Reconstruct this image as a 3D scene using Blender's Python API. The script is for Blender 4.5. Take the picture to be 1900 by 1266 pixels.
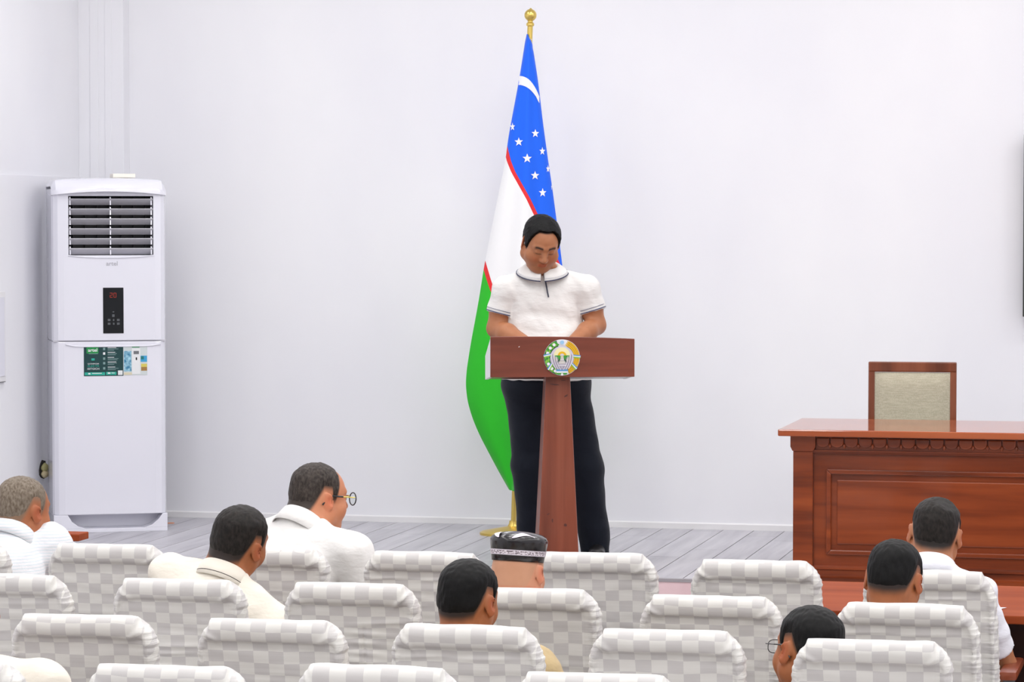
import bpy, bmesh, math, random
import numpy as np
from mathutils import Vector, Matrix

# ------------------------------------------------------------------ camera, light, exposure
for o in list(bpy.data.objects): bpy.data.objects.remove(o)
scene = bpy.context.scene
COL = scene.collection
FPX = 5700.0; YAW = 0.227; PITCH = math.atan(233 / FPX); CAMH = 2.15     # 1900 x 1266 frame
cam = bpy.data.cameras.new('camera'); camo = bpy.data.objects.new('camera', cam); COL.objects.link(camo)
cam.sensor_width = 36.0; cam.lens = FPX / 1900 * 36.0; cam.clip_end = 100
camo.location = (0, 0, CAMH); camo.rotation_euler = (math.pi / 2 - PITCH, 0, YAW)
scene.camera = camo
scene.view_settings.view_transform = 'Standard'; scene.view_settings.look = 'None'
scene.view_settings.gamma = 1.0; scene.view_settings.use_curve_mapping = False
scene.view_settings.exposure = 0.0
world = bpy.data.worlds.new('world'); scene.world = world; world.use_nodes = True
world.node_tree.nodes['Background'].inputs[0].default_value = (0.93, 0.95, 1.0, 1)
world.node_tree.nodes['Background'].inputs[1].default_value = 0.42
PANEL_W = 19.5                                                          # watts of each ceiling panel

# ------------------------------------------------------------------ helpers
STAGE = 0.43
WALLY = 16.6
def lin(c):
    return tuple(((v / 255) / 12.92 if v / 255 <= 0.04045 else ((v / 255 + 0.055) / 1.055) ** 2.4) for v in c) + (1.0,)
_cy, _sy = math.cos(YAW), math.sin(YAW)
FWD = Vector((-_sy * math.cos(PITCH), _cy * math.cos(PITCH), -math.sin(PITCH))); RGT = Vector((_cy, _sy, 0)); UPV = RGT.cross(FWD)
def ray(px, py): return FWD + RGT * ((px - 950) / FPX) + UPV * ((633 - py) / FPX)
def atz(px, py, z):
    d = ray(px, py); return Vector((0, 0, CAMH)) + d * ((z - CAMH) / d.z)
def atY(px, py, Y):
    d = ray(px, py); return Vector((0, 0, CAMH)) + d * (Y / d.y)

def newmat(name, base=(200, 200, 200), rough=0.5, spec=0.5, metal=0.0, coat=0.0, sheen=0.0):
    m = bpy.data.materials.new(name); m.use_nodes = True
    b = m.node_tree.nodes['Principled BSDF']
    b.inputs['Base Color'].default_value = lin(base); b.inputs['Roughness'].default_value = rough
    b.inputs['Specular IOR Level'].default_value = spec; b.inputs['Metallic'].default_value = metal
    b.inputs['Coat Weight'].default_value = coat; b.inputs['Coat Roughness'].default_value = 0.05
    b.inputs['Sheen Weight'].default_value = sheen
    return m
def nodes(m): return m.node_tree.nodes, m.node_tree.links, m.node_tree.nodes['Principled BSDF']
def add_bump(m, scale=(50, 50, 50), strength=0.2, dist=0.002, detail=3, noise=1.0, coord='Object'):
    n, l, b = nodes(m)
    tc = n.new('ShaderNodeTexCoord'); mp = n.new('ShaderNodeMapping'); mp.inputs['Scale'].default_value = scale
    tx = n.new('ShaderNodeTexNoise'); tx.inputs['Scale'].default_value = noise; tx.inputs['Detail'].default_value = detail
    bp = n.new('ShaderNodeBump'); bp.inputs['Strength'].default_value = strength; bp.inputs['Distance'].default_value = dist
    l.new(tc.outputs[coord], mp.inputs[0]); l.new(mp.outputs[0], tx.inputs['Vector']); l.new(tx.outputs[0], bp.inputs['Height'])
    l.new(bp.outputs[0], b.inputs['Normal']); return m
def noise_mix(m, c1, c2, scale=(3, 3, 3), detail=4, lo=0.35, hi=0.65, coord='Object'):
    n, l, b = nodes(m)
    tc = n.new('ShaderNodeTexCoord'); mp = n.new('ShaderNodeMapping'); mp.inputs['Scale'].default_value = scale
    tx = n.new('ShaderNodeTexNoise'); tx.inputs['Scale'].default_value = 1.0; tx.inputs['Detail'].default_value = detail
    cr = n.new('ShaderNodeValToRGB'); cr.color_ramp.elements[0].position = lo; cr.color_ramp.elements[1].position = hi
    cr.color_ramp.elements[0].color = lin(c1); cr.color_ramp.elements[1].color = lin(c2)
    l.new(tc.outputs[coord], mp.inputs[0]); l.new(mp.outputs[0], tx.inputs['Vector']); l.new(tx.outputs[0], cr.inputs[0])
    l.new(cr.outputs[0], b.inputs['Base Color']); return m
def woodmat(name, c1, c2, c3, axis='x', rough=0.35, coat=0.3, stretch=1.0, spec=0.4):
    m = newmat(name, c2, rough, spec, coat=coat); n, l, b = nodes(m)
    tc = n.new('ShaderNodeTexCoord'); mp = n.new('ShaderNodeMapping')
    s = {'x': (0.9, 9, 13), 'z': (13, 9, 0.8), 'y': (10, 0.8, 12)}[axis]
    mp.inputs['Scale'].default_value = tuple(v * stretch for v in s)
    tx = n.new('ShaderNodeTexNoise'); tx.inputs['Scale'].default_value = 1.0; tx.inputs['Detail'].default_value = 5; tx.inputs['Distortion'].default_value = 0.3
    cr = n.new('ShaderNodeValToRGB'); e = cr.color_ramp.elements
    e[0].position = 0.3; e[0].color = lin(c1); e[1].position = 0.72; e[1].color = lin(c3)
    x = e.new(0.5); x.color = lin(c2)
    oi = n.new('ShaderNodeObjectInfo'); ad = n.new('ShaderNodeVectorMath'); ad.operation = 'ADD'
    sc = n.new('ShaderNodeMath'); sc.operation = 'MULTIPLY'; sc.inputs[1].default_value = 7.0
    l.new(oi.outputs['Random'], sc.inputs[0])
    l.new(tc.outputs['Object'], ad.inputs[0]); l.new(sc.outputs[0], ad.inputs[1])
    l.new(ad.outputs[0], mp.inputs[0]); l.new(mp.outputs[0], tx.inputs['Vector']); l.new(tx.outputs[0], cr.inputs[0]); l.new(cr.outputs[0], b.inputs['Base Color'])
    return m

class MB:
    """collects shapes into one mesh"""
    def __init__(s): s.v = []; s.f = []
    def add(s, vs, fs):
        o = len(s.v); s.v += [tuple(v) for v in vs]; s.f += [tuple(i + o for i in f) for f in fs]; return s
    def box(s, lo, hi, taper=None):
        (x0, y0, z0), (x1, y1, z1) = lo, hi
        return s.add([(x0, y0, z0), (x1, y0, z0), (x1, y1, z0), (x0, y1, z0), (x0, y0, z1), (x1, y0, z1), (x1, y1, z1), (x0, y1, z1)],
                     [(0, 3, 2, 1), (4, 5, 6, 7), (0, 1, 5, 4), (1, 2, 6, 5), (2, 3, 7, 6), (3, 0, 4, 7)])
    def prism(s, pts, axis, a, b):
        """polygon pts (2d) extruded along axis from a to b (either winding; normals are fixed on build)"""
        def P(p, t): return {'x': (t, p[0], p[1]), 'y': (p[0], t, p[1]), 'z': (p[0], p[1], t)}[axis]
        n = len(pts)
        return s.add([P(p, a) for p in pts] + [P(p, b) for p in pts],
                     [tuple(range(n))[::-1], tuple(range(n, 2 * n))] + [(i, (i + 1) % n, n + (i + 1) % n, n + i) for i in range(n)])
    def lathe(s, prof, n=32, c=(0, 0, 0)):
        vs = []; fs = []
        for r, z in prof:
            for k in range(n):
                a = 2 * math.pi * k / n; vs.append((c[0] + r * math.cos(a), c[1] + r * math.sin(a), c[2] + z))
        for i in range(len(prof) - 1):
            for k in range(n):
                fs.append((i * n + k, i * n + (k + 1) % n, (i + 1) * n + (k + 1) % n, (i + 1) * n + k))
        fs.append(tuple(range(n))[::-1]); fs.append(tuple(range((len(prof) - 1) * n, len(prof) * n)))
        return s.add(vs, fs)
    def tube(s, pts, r, n=10, closed=False):
        pts = [Vector(p) for p in pts]; m = len(pts); vs = []; fs = []
        rr = r if isinstance(r, (list, tuple)) else [r] * m
        prev = None
        for i, p in enumerate(pts):
            if closed: t = (pts[(i + 1) % m] - pts[i - 1]).normalized()
            else: t = (pts[min(i + 1, m - 1)] - pts[max(i - 1, 0)]).normalized()
            if prev is None:
                a = Vector((0, 0, 1)) if abs(t.z) < 0.9 else Vector((1, 0, 0)); u = t.cross(a).normalized()
            else: u = (prev - t * prev.dot(t)).normalized()
            prev = u; w = t.cross(u)
            for k in range(n):
                an = 2 * math.pi * k / n; vs.append(p + (u * math.cos(an) + w * math.sin(an)) * rr[i])
        for i in range(m if closed else m - 1):
            for k in range(n):
                j = (i + 1) % m
                fs.append((i * n + k, i * n + (k + 1) % n, j * n + (k + 1) % n, j * n + k))
        if not closed: fs.append(tuple(range(n))[::-1]); fs.append(tuple(range((m - 1) * n, m * n)))
        return s.add(vs, fs)
    def grid(s, rows):
        """rows: list of equal-length lists of points"""
        n = len(rows[0]); vs = [p for r in rows for p in r]
        return s.add(vs, [(i * n + j, i * n + j + 1, (i + 1) * n + j + 1, (i + 1) * n + j) for i in range(len(rows) - 1) for j in range(n - 1)])
    def mesh(s, name, mat=None, smooth=False, bevel=0.0, fix=True, segs=2):
        me = bpy.data.meshes.new(name); me.from_pydata(s.v, [], s.f)
        if fix or bevel:
            bm = bmesh.new(); bm.from_mesh(me)
            if fix: bmesh.ops.recalc_face_normals(bm, faces=bm.faces)
            if bevel:
                ed = [e for e in bm.edges if len(e.link_faces) == 2 and e.calc_face_angle(0) > 0.6]
                bmesh.ops.bevel(bm, geom=ed, offset=bevel, segments=segs, profile=0.6, affect='EDGES', clamp_overlap=True)
            bm.to_mesh(me); bm.free()
        if mat: me.materials.append(mat)
        if smooth: smooth_by_angle(me)
        me.update(); return me
    def build(s, name, mat=None, parent=None, smooth=False, bevel=0.0, fix=True, segs=2, **k):
        return link(name, s.mesh(name, mat, smooth, bevel, fix, segs), parent)
def smooth_by_angle(me, ang=0.7):
    me.polygons.foreach_set('use_smooth', [True] * len(me.polygons))
    bm = bmesh.new(); bm.from_mesh(me)
    for e in bm.edges:
        e.smooth = not (len(e.link_faces) == 2 and e.calc_face_angle(0) > ang)
    bm.to_mesh(me); bm.free()
def link(name, me, parent=None):
    o = bpy.data.objects.new(name, me); COL.objects.link(o)
    if parent: o.parent = parent
    return o
def tag(o, label=None, cat=None, group=None, kind=None):
    if label: o['label'] = label
    if cat: o['category'] = cat
    if group: o['group'] = group
    if kind: o['kind'] = kind
    return o
def thing(name, label, cat, loc=(0, 0, 0), rz=0.0, group=None):
    o = bpy.data.objects.new(name, None); COL.objects.link(o); o.location = loc; o.rotation_euler = (0, 0, rz)
    o.empty_display_size = 0.1
    return tag(o, label, cat, group)
def copy_tree(o, parent=None):
    c = o.copy(); COL.objects.link(c); c.parent = parent
    for ch in list(o.children): copy_tree(ch, c)
    return c
def text_mesh(txt, height, mat, name='lettering', parent=None, loc=(0, 0, 0), rot=(math.pi / 2, 0, 0), align='CENTER', width=None, extrude=0.0004, bold=0.0):
    cu = bpy.data.curves.new(name, 'FONT'); cu.body = txt; cu.size = height / 0.7; cu.align_x = align; cu.extrude = extrude; cu.offset = bold; cu.resolution_u = 2
    t = bpy.data.objects.new(name, cu); COL.objects.link(t)
    bpy.context.view_layer.update()
    me = bpy.data.meshes.new_from_object(t.evaluated_get(bpy.context.evaluated_depsgraph_get()))
    bpy.data.objects.remove(t); me.name = name
    if width and len(me.vertices):
        xs = [v.co.x for v in me.vertices]; k = width / (max(xs) - min(xs))
        for v in me.vertices: v.co.x *= k
    me.materials.clear(); me.materials.append(mat)
    o = link(name, me, parent); o.location = loc; o.rotation_euler = rot; return o

# ------------------------------------------------------------------ materials of the setting
M_WALL = newmat('white_wall_paint', (236, 236, 239), 0.55, 0.3)
noise_mix(M_WALL, (232, 232, 238), (238, 238, 242), (1.1, 1.1, 0.7), 3); add_bump(M_WALL, (40, 40, 40), 0.04, 0.002)
M_CEIL = newmat('ceiling_white', (240, 240, 240), 0.8)
M_TRIM = newmat('trim_white', (230, 229, 231), 0.45)
M_GAP = newmat('plank_joint', (96, 94, 100), 0.8)
M_HALL = noise_mix(newmat('hall_floor_laminate', (170, 165, 165), 0.4), (168, 162, 160), (190, 186, 186), (2, 2, 2))
M_PINK = noise_mix(newmat('stage_front_pink', (214, 184, 190), 0.6), (208, 178, 184), (220, 192, 197), (5, 5, 5))
M_PLANK = newmat('grey_laminate_plank', (186, 184, 190), 0.38, 0.5)
def plank_material():
    n, l, b = nodes(M_PLANK)
    tc = n.new('ShaderNodeTexCoord'); mp = n.new('ShaderNodeMapping'); mp.inputs['Scale'].default_value = (22, 1.6, 1)
    oi = n.new('ShaderNodeObjectInfo'); ad = n.new('ShaderNodeVectorMath'); ad.operation = 'ADD'
    tx = n.new('ShaderNodeTexNoise'); tx.inputs['Scale'].default_value = 1; tx.inputs['Detail'].default_value = 5
    cr = n.new('ShaderNodeValToRGB'); e = cr.color_ramp.elements
    e[0].position = .3; e[0].color = lin((172, 170, 178)); e[1].position = .7; e[1].color = lin((196, 194, 200))
    hs = n.new('ShaderNodeHueSaturation'); mr = n.new('ShaderNodeMapRange'); mr.inputs['To Min'].default_value = .93; mr.inputs['To Max'].default_value = 1.05
    l.new(oi.outputs['Random'], mr.inputs[0]); l.new(mr.outputs[0], hs.inputs['Value'])
    l.new(tc.outputs['Object'], ad.inputs[0]); l.new(oi.outputs['Location'], ad.inputs[1]); l.new(ad.outputs[0], mp.inputs[0])
    l.new(mp.outputs[0], tx.inputs['Vector']); l.new(tx.outputs[0], cr.inputs[0]); l.new(cr.outputs[0], hs.inputs['Color']); l.new(hs.outputs[0], b.inputs['Base Color'])
plank_material()

# ------------------------------------------------------------------ the room
XL = -6.34; XR = 5.2; CEIL = 4.7
def struct(o): o['kind'] = 'structure'; return o
struct(MB().box((XL - .2, WALLY, 0), (XR + .2, WALLY + .2, CEIL)).build('wall_back', M_WALL))
struct(MB().box((XL - .2, -1.5, 0), (XL, WALLY, CEIL)).build('wall_left', M_WALL))
struct(MB().box((XR, -1.5, 0), (XR + .2, WALLY, CEIL)).build('wall_right', M_WALL))
struct(MB().box((XL - .2, -1.5, CEIL), (XR + .2, WALLY + .2, CEIL + .2)).build('ceiling', M_CEIL))
struct(MB().box((XL - .2, -1.5, -.2), (XR + .2, WALLY + .2, 0)).build('floor', M_HALL))
EDGE = 14.27
stage = struct(MB().box((XL, EDGE + .02, 0.001), (XR, WALLY, STAGE - .012)).build('floor_stage', M_GAP))
struct(MB().box((XL, EDGE, 0.001), (XR, EDGE + .019, STAGE - .013)).build('trim_1', M_PINK))       # the stage's front board
struct(MB().box((XL, EDGE - .004, STAGE - .0125), (XR, EDGE + .03, STAGE + .002)).build('trim_2', newmat('stage_nosing', (150, 145, 150), .4)))
random.seed(4)
pw = 0.168; meshes = {}
x = XL + 0.002; i = 0
while x < 3.0:
    y = EDGE + .032
    L = [0.45, 0.9, 1.25, 0.65][i % 4] + random.uniform(-.08, .08)
    while y < WALLY - 0.02:
        y1 = min(y + L, WALLY - .003)
        key = round(y1 - y, 2)
        if key not in meshes: meshes[key] = MB().box((0.0008, 0.0008, -.011), (pw - .0036, (y1 - y) - .0025, 0)).mesh('plank', M_PLANK)
        p = link('plank', meshes[key], stage); p.location = (x, y, STAGE)
        y = y1; L = 1.28
    x += pw; i += 1
# baseboard, corner boxing and the clad lower part of the left wall
struct(MB().prism([(WALLY - .012, STAGE), (WALLY - .012, STAGE + .03), (WALLY - .006, STAGE + .036), (WALLY, STAGE + .036), (WALLY, STAGE)], 'x', XL + .3, XR).build('baseboard_back', M_TRIM))
struct(MB().prism([(XL + .012, STAGE), (XL + .012, STAGE + .03), (XL, STAGE + .036), (XL, STAGE)], 'y', EDGE + .03, WALLY - .16).build('baseboard_left', M_TRIM))
pil = MB()
pil.box((XL, WALLY - .1, STAGE), (XL + .27, WALLY, CEIL)).box((XL + .07, WALLY - .104, STAGE), (XL + .12, WALLY - .1, CEIL)).box((XL + .16, WALLY - .104, STAGE), (XL + .2, WALLY - .1, CEIL))
struct(pil.build('trim_3', M_WALL, bevel=.004))
zcl = 2.37
struct(MB().box((XL, 11.0, STAGE), (XL + .012, WALLY - .1, zcl)).build('trim_4', M_WALL, bevel=.003))

# ceiling light panels (the room's lamps)
M_LAMPFRAME = newmat('lamp_frame', (235, 235, 235), .5)
M_DIFF = newmat('lamp_diffuser', (255, 255, 255), .5); b_ = M_DIFF.node_tree.nodes['Principled BSDF']
b_.inputs['Emission Color'].default_value = (1, 1, 1, 1); b_.inputs['Emission Strength'].default_value = 6.0
fr_me = MB().box((-.3, -.3, -.02), (.3, .3, 0)).mesh('lamp_frame', M_LAMPFRAME)
df_me = MB().box((-.28, -.28, -.024), (.28, .28, -.0201)).mesh('diffuser', M_DIFF)
for ix in range(5):
    for iy in range(7):
        X = -5.0 + 2.1 * ix; Y = 1.2 + 2.25 * iy
        if iy == 6: Y = 14.6
        t = thing('ceiling_lamp', 'square white light panel on the ceiling above the frame', 'lamp', (X, Y, CEIL - .001), 0, 'ceiling light panels')
        link('frame', fr_me, t); link('diffuser', df_me, t)
        ld = bpy.data.lights.new('panel_light', 'AREA'); ld.shape = 'SQUARE'; ld.size = .56; ld.energy = PANEL_W; ld.color = (1.0, 0.995, 0.98)
        lo = bpy.data.objects.new('panel_light', ld); COL.objects.link(lo); lo.parent = t; lo.location = (0, 0, -.03)
# ------------------------------------------------------------------ floor-standing air conditioner
M_AC = newmat('ac_white_plastic', (228, 228, 238), .22, .5, coat=.4)
M_ACIN = newmat('ac_dark_inside', (14, 14, 20), .5)
M_ACGREY = newmat('ac_louvre_grey', (196, 195, 203), .35)
M_BLACKGL = newmat('control_black_gloss', (16, 18, 22), .12)
M_RED = newmat('digits_red', (150, 40, 20), .4); _b = M_RED.node_tree.nodes['Principled BSDF']
_b.inputs['Emission Color'].default_value = lin((200, 50, 20)); _b.inputs['Emission Strength'].default_value = .25
M_ICON = newmat('icon_grey', (84, 88, 92), .5)
M_LOGO = newmat('logo_grey', (176, 176, 184), .4)
a0 = atz(100, 990, STAGE); a1 = atz(311, 985, STAGE)
ang = math.atan2(a1.y - a0.y, a1.x - a0.x); W = (a1 - a0).length
ac = thing('air_conditioner', 'tall white floor-standing air conditioner with louvred vent in the corner', 'air conditioner', a0, ang)
S = W / 211.0                                                # metres per photo pixel on its front
def AX(px): return (px - 100) * S
def AZ(py): return (988 - py) * S
D = 0.36; zs = AZ(632); ztop = AZ(338)
def ac_shell(z0, z1, fy=0.0):
    return [(0.008, fy + .03), (0.03, fy + .006), (0.062, fy), (W - .062, fy), (W - .03, fy + .006), (W - .008, fy + .03), (W, fy + .06), (W, D), (0, D), (0, fy + .06)]
MB().prism(ac_shell(0, 0), 'z', AZ(955), zs - .004).build('lower_cabinet', M_AC, ac, bevel=.004)
# base plinth with a shadowed toe slot
base = MB(); base.box((0, 0.0, 0), (W, D, AZ(981))); base.box((0, .11, AZ(981)), (W, D, AZ(955)))
base.prism([(0, AZ(981)), (0, AZ(955)), (AX(126), AZ(955)), (AX(134), AZ(968)), (AX(146), AZ(977)), (AX(160), AZ(981))], 'y', 0, .11)
base.prism([(W, AZ(981)), (W, AZ(955)), (AX(302), AZ(955)), (AX(294), AZ(966)), (AX(282), AZ(976)), (AX(268), AZ(981))], 'y', 0, .11)
base.build('plinth', M_AC, ac, bevel=.002)
# upper cabinet built round the vent opening
vx0, vx1, vz0, vz1 = AX(130), AX(287), AZ(473), AZ(363)
up = MB()
up.prism(ac_shell(0, 0), 'z', zs + .004, vz0); up.prism(ac_shell(0, 0), 'z', vz1, AZ(350))
up.prism([(0.008, .03), (0.03, .006), (vx0, .0), (vx0, D), (0, D), (0, .06)], 'z', vz0, vz1)
up.prism([(W - .008, .03), (W - .03, .006), (vx1, .0), (vx1, D), (W, D), (W, .06)], 'z', vz0, vz1)
up.box((vx0, .12, vz0), (vx1, D, vz1))
up.build('upper_cabinet', M_AC, ac, smooth=False)
MB().box((vx0 + .001, .115, vz0 + .001), (vx1 - .001, .119, vz1 - .001)).build('vent_back', M_ACIN, ac)
# seam lip between the cabinets
MB().box((.004, .012, zs - .004), (W - .004, D - .01, zs + .004)).build('seam', M_ACGREY, ac)
lip = MB(); pts = []
for k in range(13):
    t = k / 12; pts.append((AX(124) + (AX(300) - AX(124)) * t, -.002, AZ(642) + .012 * (abs(t - .5) * 2) ** 8))
lip.tube(pts, .004, 8).build('lip', M_AC, ac, smooth=True)
# rounded top cap, bulging forward
rows = []
NC = 28
for j in range(13):
    t = j / 12 * math.pi / 2 * 1.0
    row = []
    for k in range(NC + 1):
        u = k / NC; x = -.002 + (W + .004) * u
        bul = (1 - (2 * u - 1) ** 2)
        edge = min(1, (1 - abs(2 * u - 1)) / .10); ed = math.sqrt(max(0, 1 - (1 - edge) ** 2))
        y = .03 - .045 * bul * math.sin(t) - .03 * ed * math.sin(t) + .05 * (1 - math.sin(t))
        z = AZ(352) + (.055 + .012 * bul) * math.cos(t) * (.35 + .65 * ed) - (0.028 - .02 * bul) * (1 - math.cos(t)) * 1.0
        row.append((x, y, z))
    rows.append(row)
cap = MB()
topb = [(p[0], D, p[2]) for p in rows[0]]
bot = [(p[0], .05, p[2] - .004) for p in rows[-1]]
botb = [(p[0], D, AZ(356)) for p in rows[-1]]
cap.grid([botb, topb] + rows + [bot, botb])
co = cap.build('top_cap', M_AC, ac, smooth=True)
# louvres: each a slanted blade
nb = 6; pitch_ = (vz1 - vz0) / nb
blade = MB().prism([(.0, pitch_ * .60), (.003, pitch_ * .66), (.050, .004), (.046, 0.0)], 'x', vx0 + .002, vx1 - .002).mesh('louvre', M_ACGREY, bevel=.0008)
for k in range(nb):
    b = link('louvre', blade, ac); b.location = (0, -.004, vz0 + pitch_ * k + .004)
for xx in (vx0 + .008, (vx0 + vx1) / 2 - .004, vx1 - .012):
    for k in range(nb):
        z0 = vz0 + pitch_ * k
        MB().prism([(.002, z0 + .004), (.012, z0 + .004), (.02, z0 + pitch_ * .9), (.008, z0 + pitch_ * .9)], 'x', xx - .002, xx + .005).build('vent_divider', M_AC, ac, bevel=.001)
for k in range(7):
    xx = vx0 + (vx1 - vx0) * (k + .5) / 7
    MB().box((xx - .002, .07, vz0 + .002), (xx + .002, .114, vz1 - .002)).build('inner_vane', M_ACIN, ac)
rim = MB(); r0 = [(vx0, -.001, vz1), (vx1, -.001, vz1), (vx1, -.001, vz0)]
pts = [(vx1 + .002, -.001, vz0 - .001)] + [(vx1 + (vx0 - vx1) * t / 10, -.002, vz0 - .001 - .012 * (1 - (2 * t / 10 - 1) ** 2)) for t in range(1, 10)] + [(vx0 - .002, -.001, vz0 - .001)]
rim.tube(pts, .0035, 8).build('vent_lip', M_AC, ac, smooth=True)
# control panel
cx0, cx1, cz0, cz1 = AX(193), AX(231), AZ(618), AZ(533)
cp = MB().box((cx0, -.003, cz0), (cx1, .002, cz1)).build('control_panel', M_BLACKGL, ac, bevel=.004)
def seg7(digit, x, z, w, h, t, parent):
    segs = {'2': 'abged', '0': 'abcdef'}[digit]; m = MB()
    R = {'a': (0, h - t, w, h), 'g': (0, h / 2 - t / 2, w, h / 2 + t / 2), 'd': (0, 0, w, t), 'f': (0, h / 2, t, h), 'b': (w - t, h / 2, w, h), 'e': (0, 0, t, h / 2), 'c': (w - t, 0, w, h / 2)}
    for s_ in segs:
        q = R[s_]; m.box((x + q[0] + .0004, -.0036, z + q[1] + .0004), (x + q[2] - .0004, -.003, z + q[3] - .0004))
    m.build('digit', M_RED, parent)
seg7('2', AX(205.5), AZ(551.5), 5.2 * S, 9 * S, 1.1 * S, cp); seg7('0', AX(212.5), AZ(551.5), 5.2 * S, 9 * S, 1.1 * S, cp)
for (ix, iy, iw, ih) in ((212, 585, 4.5, 5), (212, 578, 3, 2), (204, 593, 5, 4), (204, 600, 5, 4), (221, 593, 5, 4), (221, 600, 5, 4), (212.5, 593, 2.5, 4), (212.5, 600, 3, 4)):
    MB().box((AX(ix - iw / 2), -.0035, AZ(iy + ih / 2)), (AX(ix + iw / 2), -.003, AZ(iy - ih / 2))).build('button', M_ICON, cp, bevel=.0008)
text_mesh('artel', 8 * S, M_LOGO, 'logo', ac, (AX(210), -.0008, AZ(492)), width=21 * S, bold=.0004)
# energy sticker
def flat(name, px0, py0, px1, py1, mat, parent, y, round_=0.0):
    return MB().box((AX(px0), y - .0005, AZ(py1)), (AX(px1), y, AZ(py0))).build(name, mat, parent, bevel=round_)
M_SG = newmat('sticker_dark_green', (14, 60, 62), .35); M_SW = newmat('sticker_white', (228, 230, 232), .35); M_SB = newmat('sticker_green', (28, 140, 70), .35)
M_ST = newmat('sticker_teal', (42, 170, 150), .35); M_SBL = noise_mix(newmat('sticker_blue', (90, 170, 205), .35), (40, 120, 160), (170, 215, 230), (60, 60, 60))
M_SCY = newmat('sticker_cyan', (60, 160, 210), .35); M_SY = newmat('sticker_yellow', (214, 200, 96), .35); M_SBR = newmat('sticker_brown', (164, 124, 70), .35)
M_STX = newmat('sticker_text_grey', (120, 150, 150), .4); M_SCR = newmat('sticker_pale', (205, 213, 214), .35)
st = flat('sticker', 157, 642, 230, 697, M_SG, ac, -.0008)
flat('picture_panel', 230, 641, 274.5, 696, M_SCR, st, -.0008)
flat('logo_patch', 162, 643, 184, 655, M_SB, st, -.0014)
text_mesh('artel', 6 * S, M_SW, 'logo', st, (AX(173.5), -.0019, AZ(651.5)), width=17 * S, bold=.0005)
flat('print_line', 166, 655, 183, 656, M_STX, st, -.0014)
flat('leaf_mark', 171, 664, 177, 668, M_ST, st, -.0014)
text_mesh("QO'SHIMCHA", 2.6 * S, M_SW, 'lettering', st, (AX(174.5), -.0014, AZ(675.4)), width=21 * S)
text_mesh('ELEKTR', 3.2 * S, M_ST, 'lettering', st, (AX(174.5), -.0014, AZ(679.8)), width=21 * S)
text_mesh('ISITGICH', 3.6 * S, M_SW, 'lettering', st, (AX(174.5), -.0014, AZ(685.2)), width=21.5 * S)
flat('footer_strip', 158.5, 690, 196, 695.5, M_ST, st, -.0014); flat('footer_strip', 198, 689.5, 217, 695, M_ST, st, -.0014)
flat('footer_print', 172, 691.3, 190, 692.5, M_SW, st, -.0019); flat('footer_mark', 165, 691.3, 169, 693.8, M_SW, st, -.0019); flat('footer_mark', 201, 690.5, 206, 693, M_SW, st, -.0019); flat('footer_print', 208, 691, 214, 692.2, M_SW, st, -.0019)
flat('white_square', 220, 687, 228.5, 695.5, M_SW, st, -.0014)
for k, yy in enumerate((646, 654.5, 664, 672.5, 682)):
    flat('icon', 192.5, yy - 1.5, 196.5, yy + 3, M_SW if k in (1,) else M_STX, st, -.0014)
    for q, wl in enumerate((16 - k % 3 * 2, 20 - (k % 2) * 3, 12 + k % 3 * 3)):
        flat('print_line', 201, yy - 2 + q * 2.4, 201 + wl, yy - 1 + q * 2.4, M_SW if q == 0 else M_STX, st, -.0014)
flat('picture', 231, 651, 245, 689, M_SBL, st, -.0014); flat('picture', 231, 691, 246, 695.5, newmat('sticker_sand', (214, 206, 180), .4), st, -.0014)
flat('picture', 262, 660, 274, 671.5, M_SCY, st, -.0014); flat('picture', 262.5, 661, 268, 667, newmat('sticker_sea_green', (30, 120, 120), .4), st, -.0019)
flat('picture', 263, 675, 274, 681, M_SY, st, -.0014); flat('picture', 263, 681, 274, 688, M_SBR, st, -.0014)
flat('picture', 246, 646, 261.5, 694, M_SW, st, -.0016); flat('picture', 249, 651, 259, 657, newmat('sticker_grey', (110, 112, 116), .4), st, -.0021)
flat('picture', 253, 663, 255.4, 668, M_BLACKGL, st, -.0021); flat('print_line', 246, 643, 260, 644.6, M_SB, st, -.0021)
# a cream box lid and a scrap that lie about
MB().box((AX(216), .10, 0), (AX(258), .26, .022)).build('cardboard_lid', newmat('cream_card', (240, 236, 226), .7), None, bevel=.003)
lid = bpy.data.objects['cardboard_lid']; lid.location = (a0.x, a0.y, STAGE + AZ(352) + .068); lid.rotation_euler = (0, 0, ang)
tag(lid, 'flat cream cardboard lid lying on top of the air conditioner', 'box lid')
sc = MB().prism([(0, 0), (.028, .004), (.034, .016), (.012, .022)], 'z', 0, .006).build('paper_scrap', newmat('orange_scrap', (214, 150, 120), .7))
sc.location = atz(311, 972, STAGE + .001); tag(sc, 'tiny orange scrap on the floor beside the air conditioner base', 'scrap')
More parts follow.
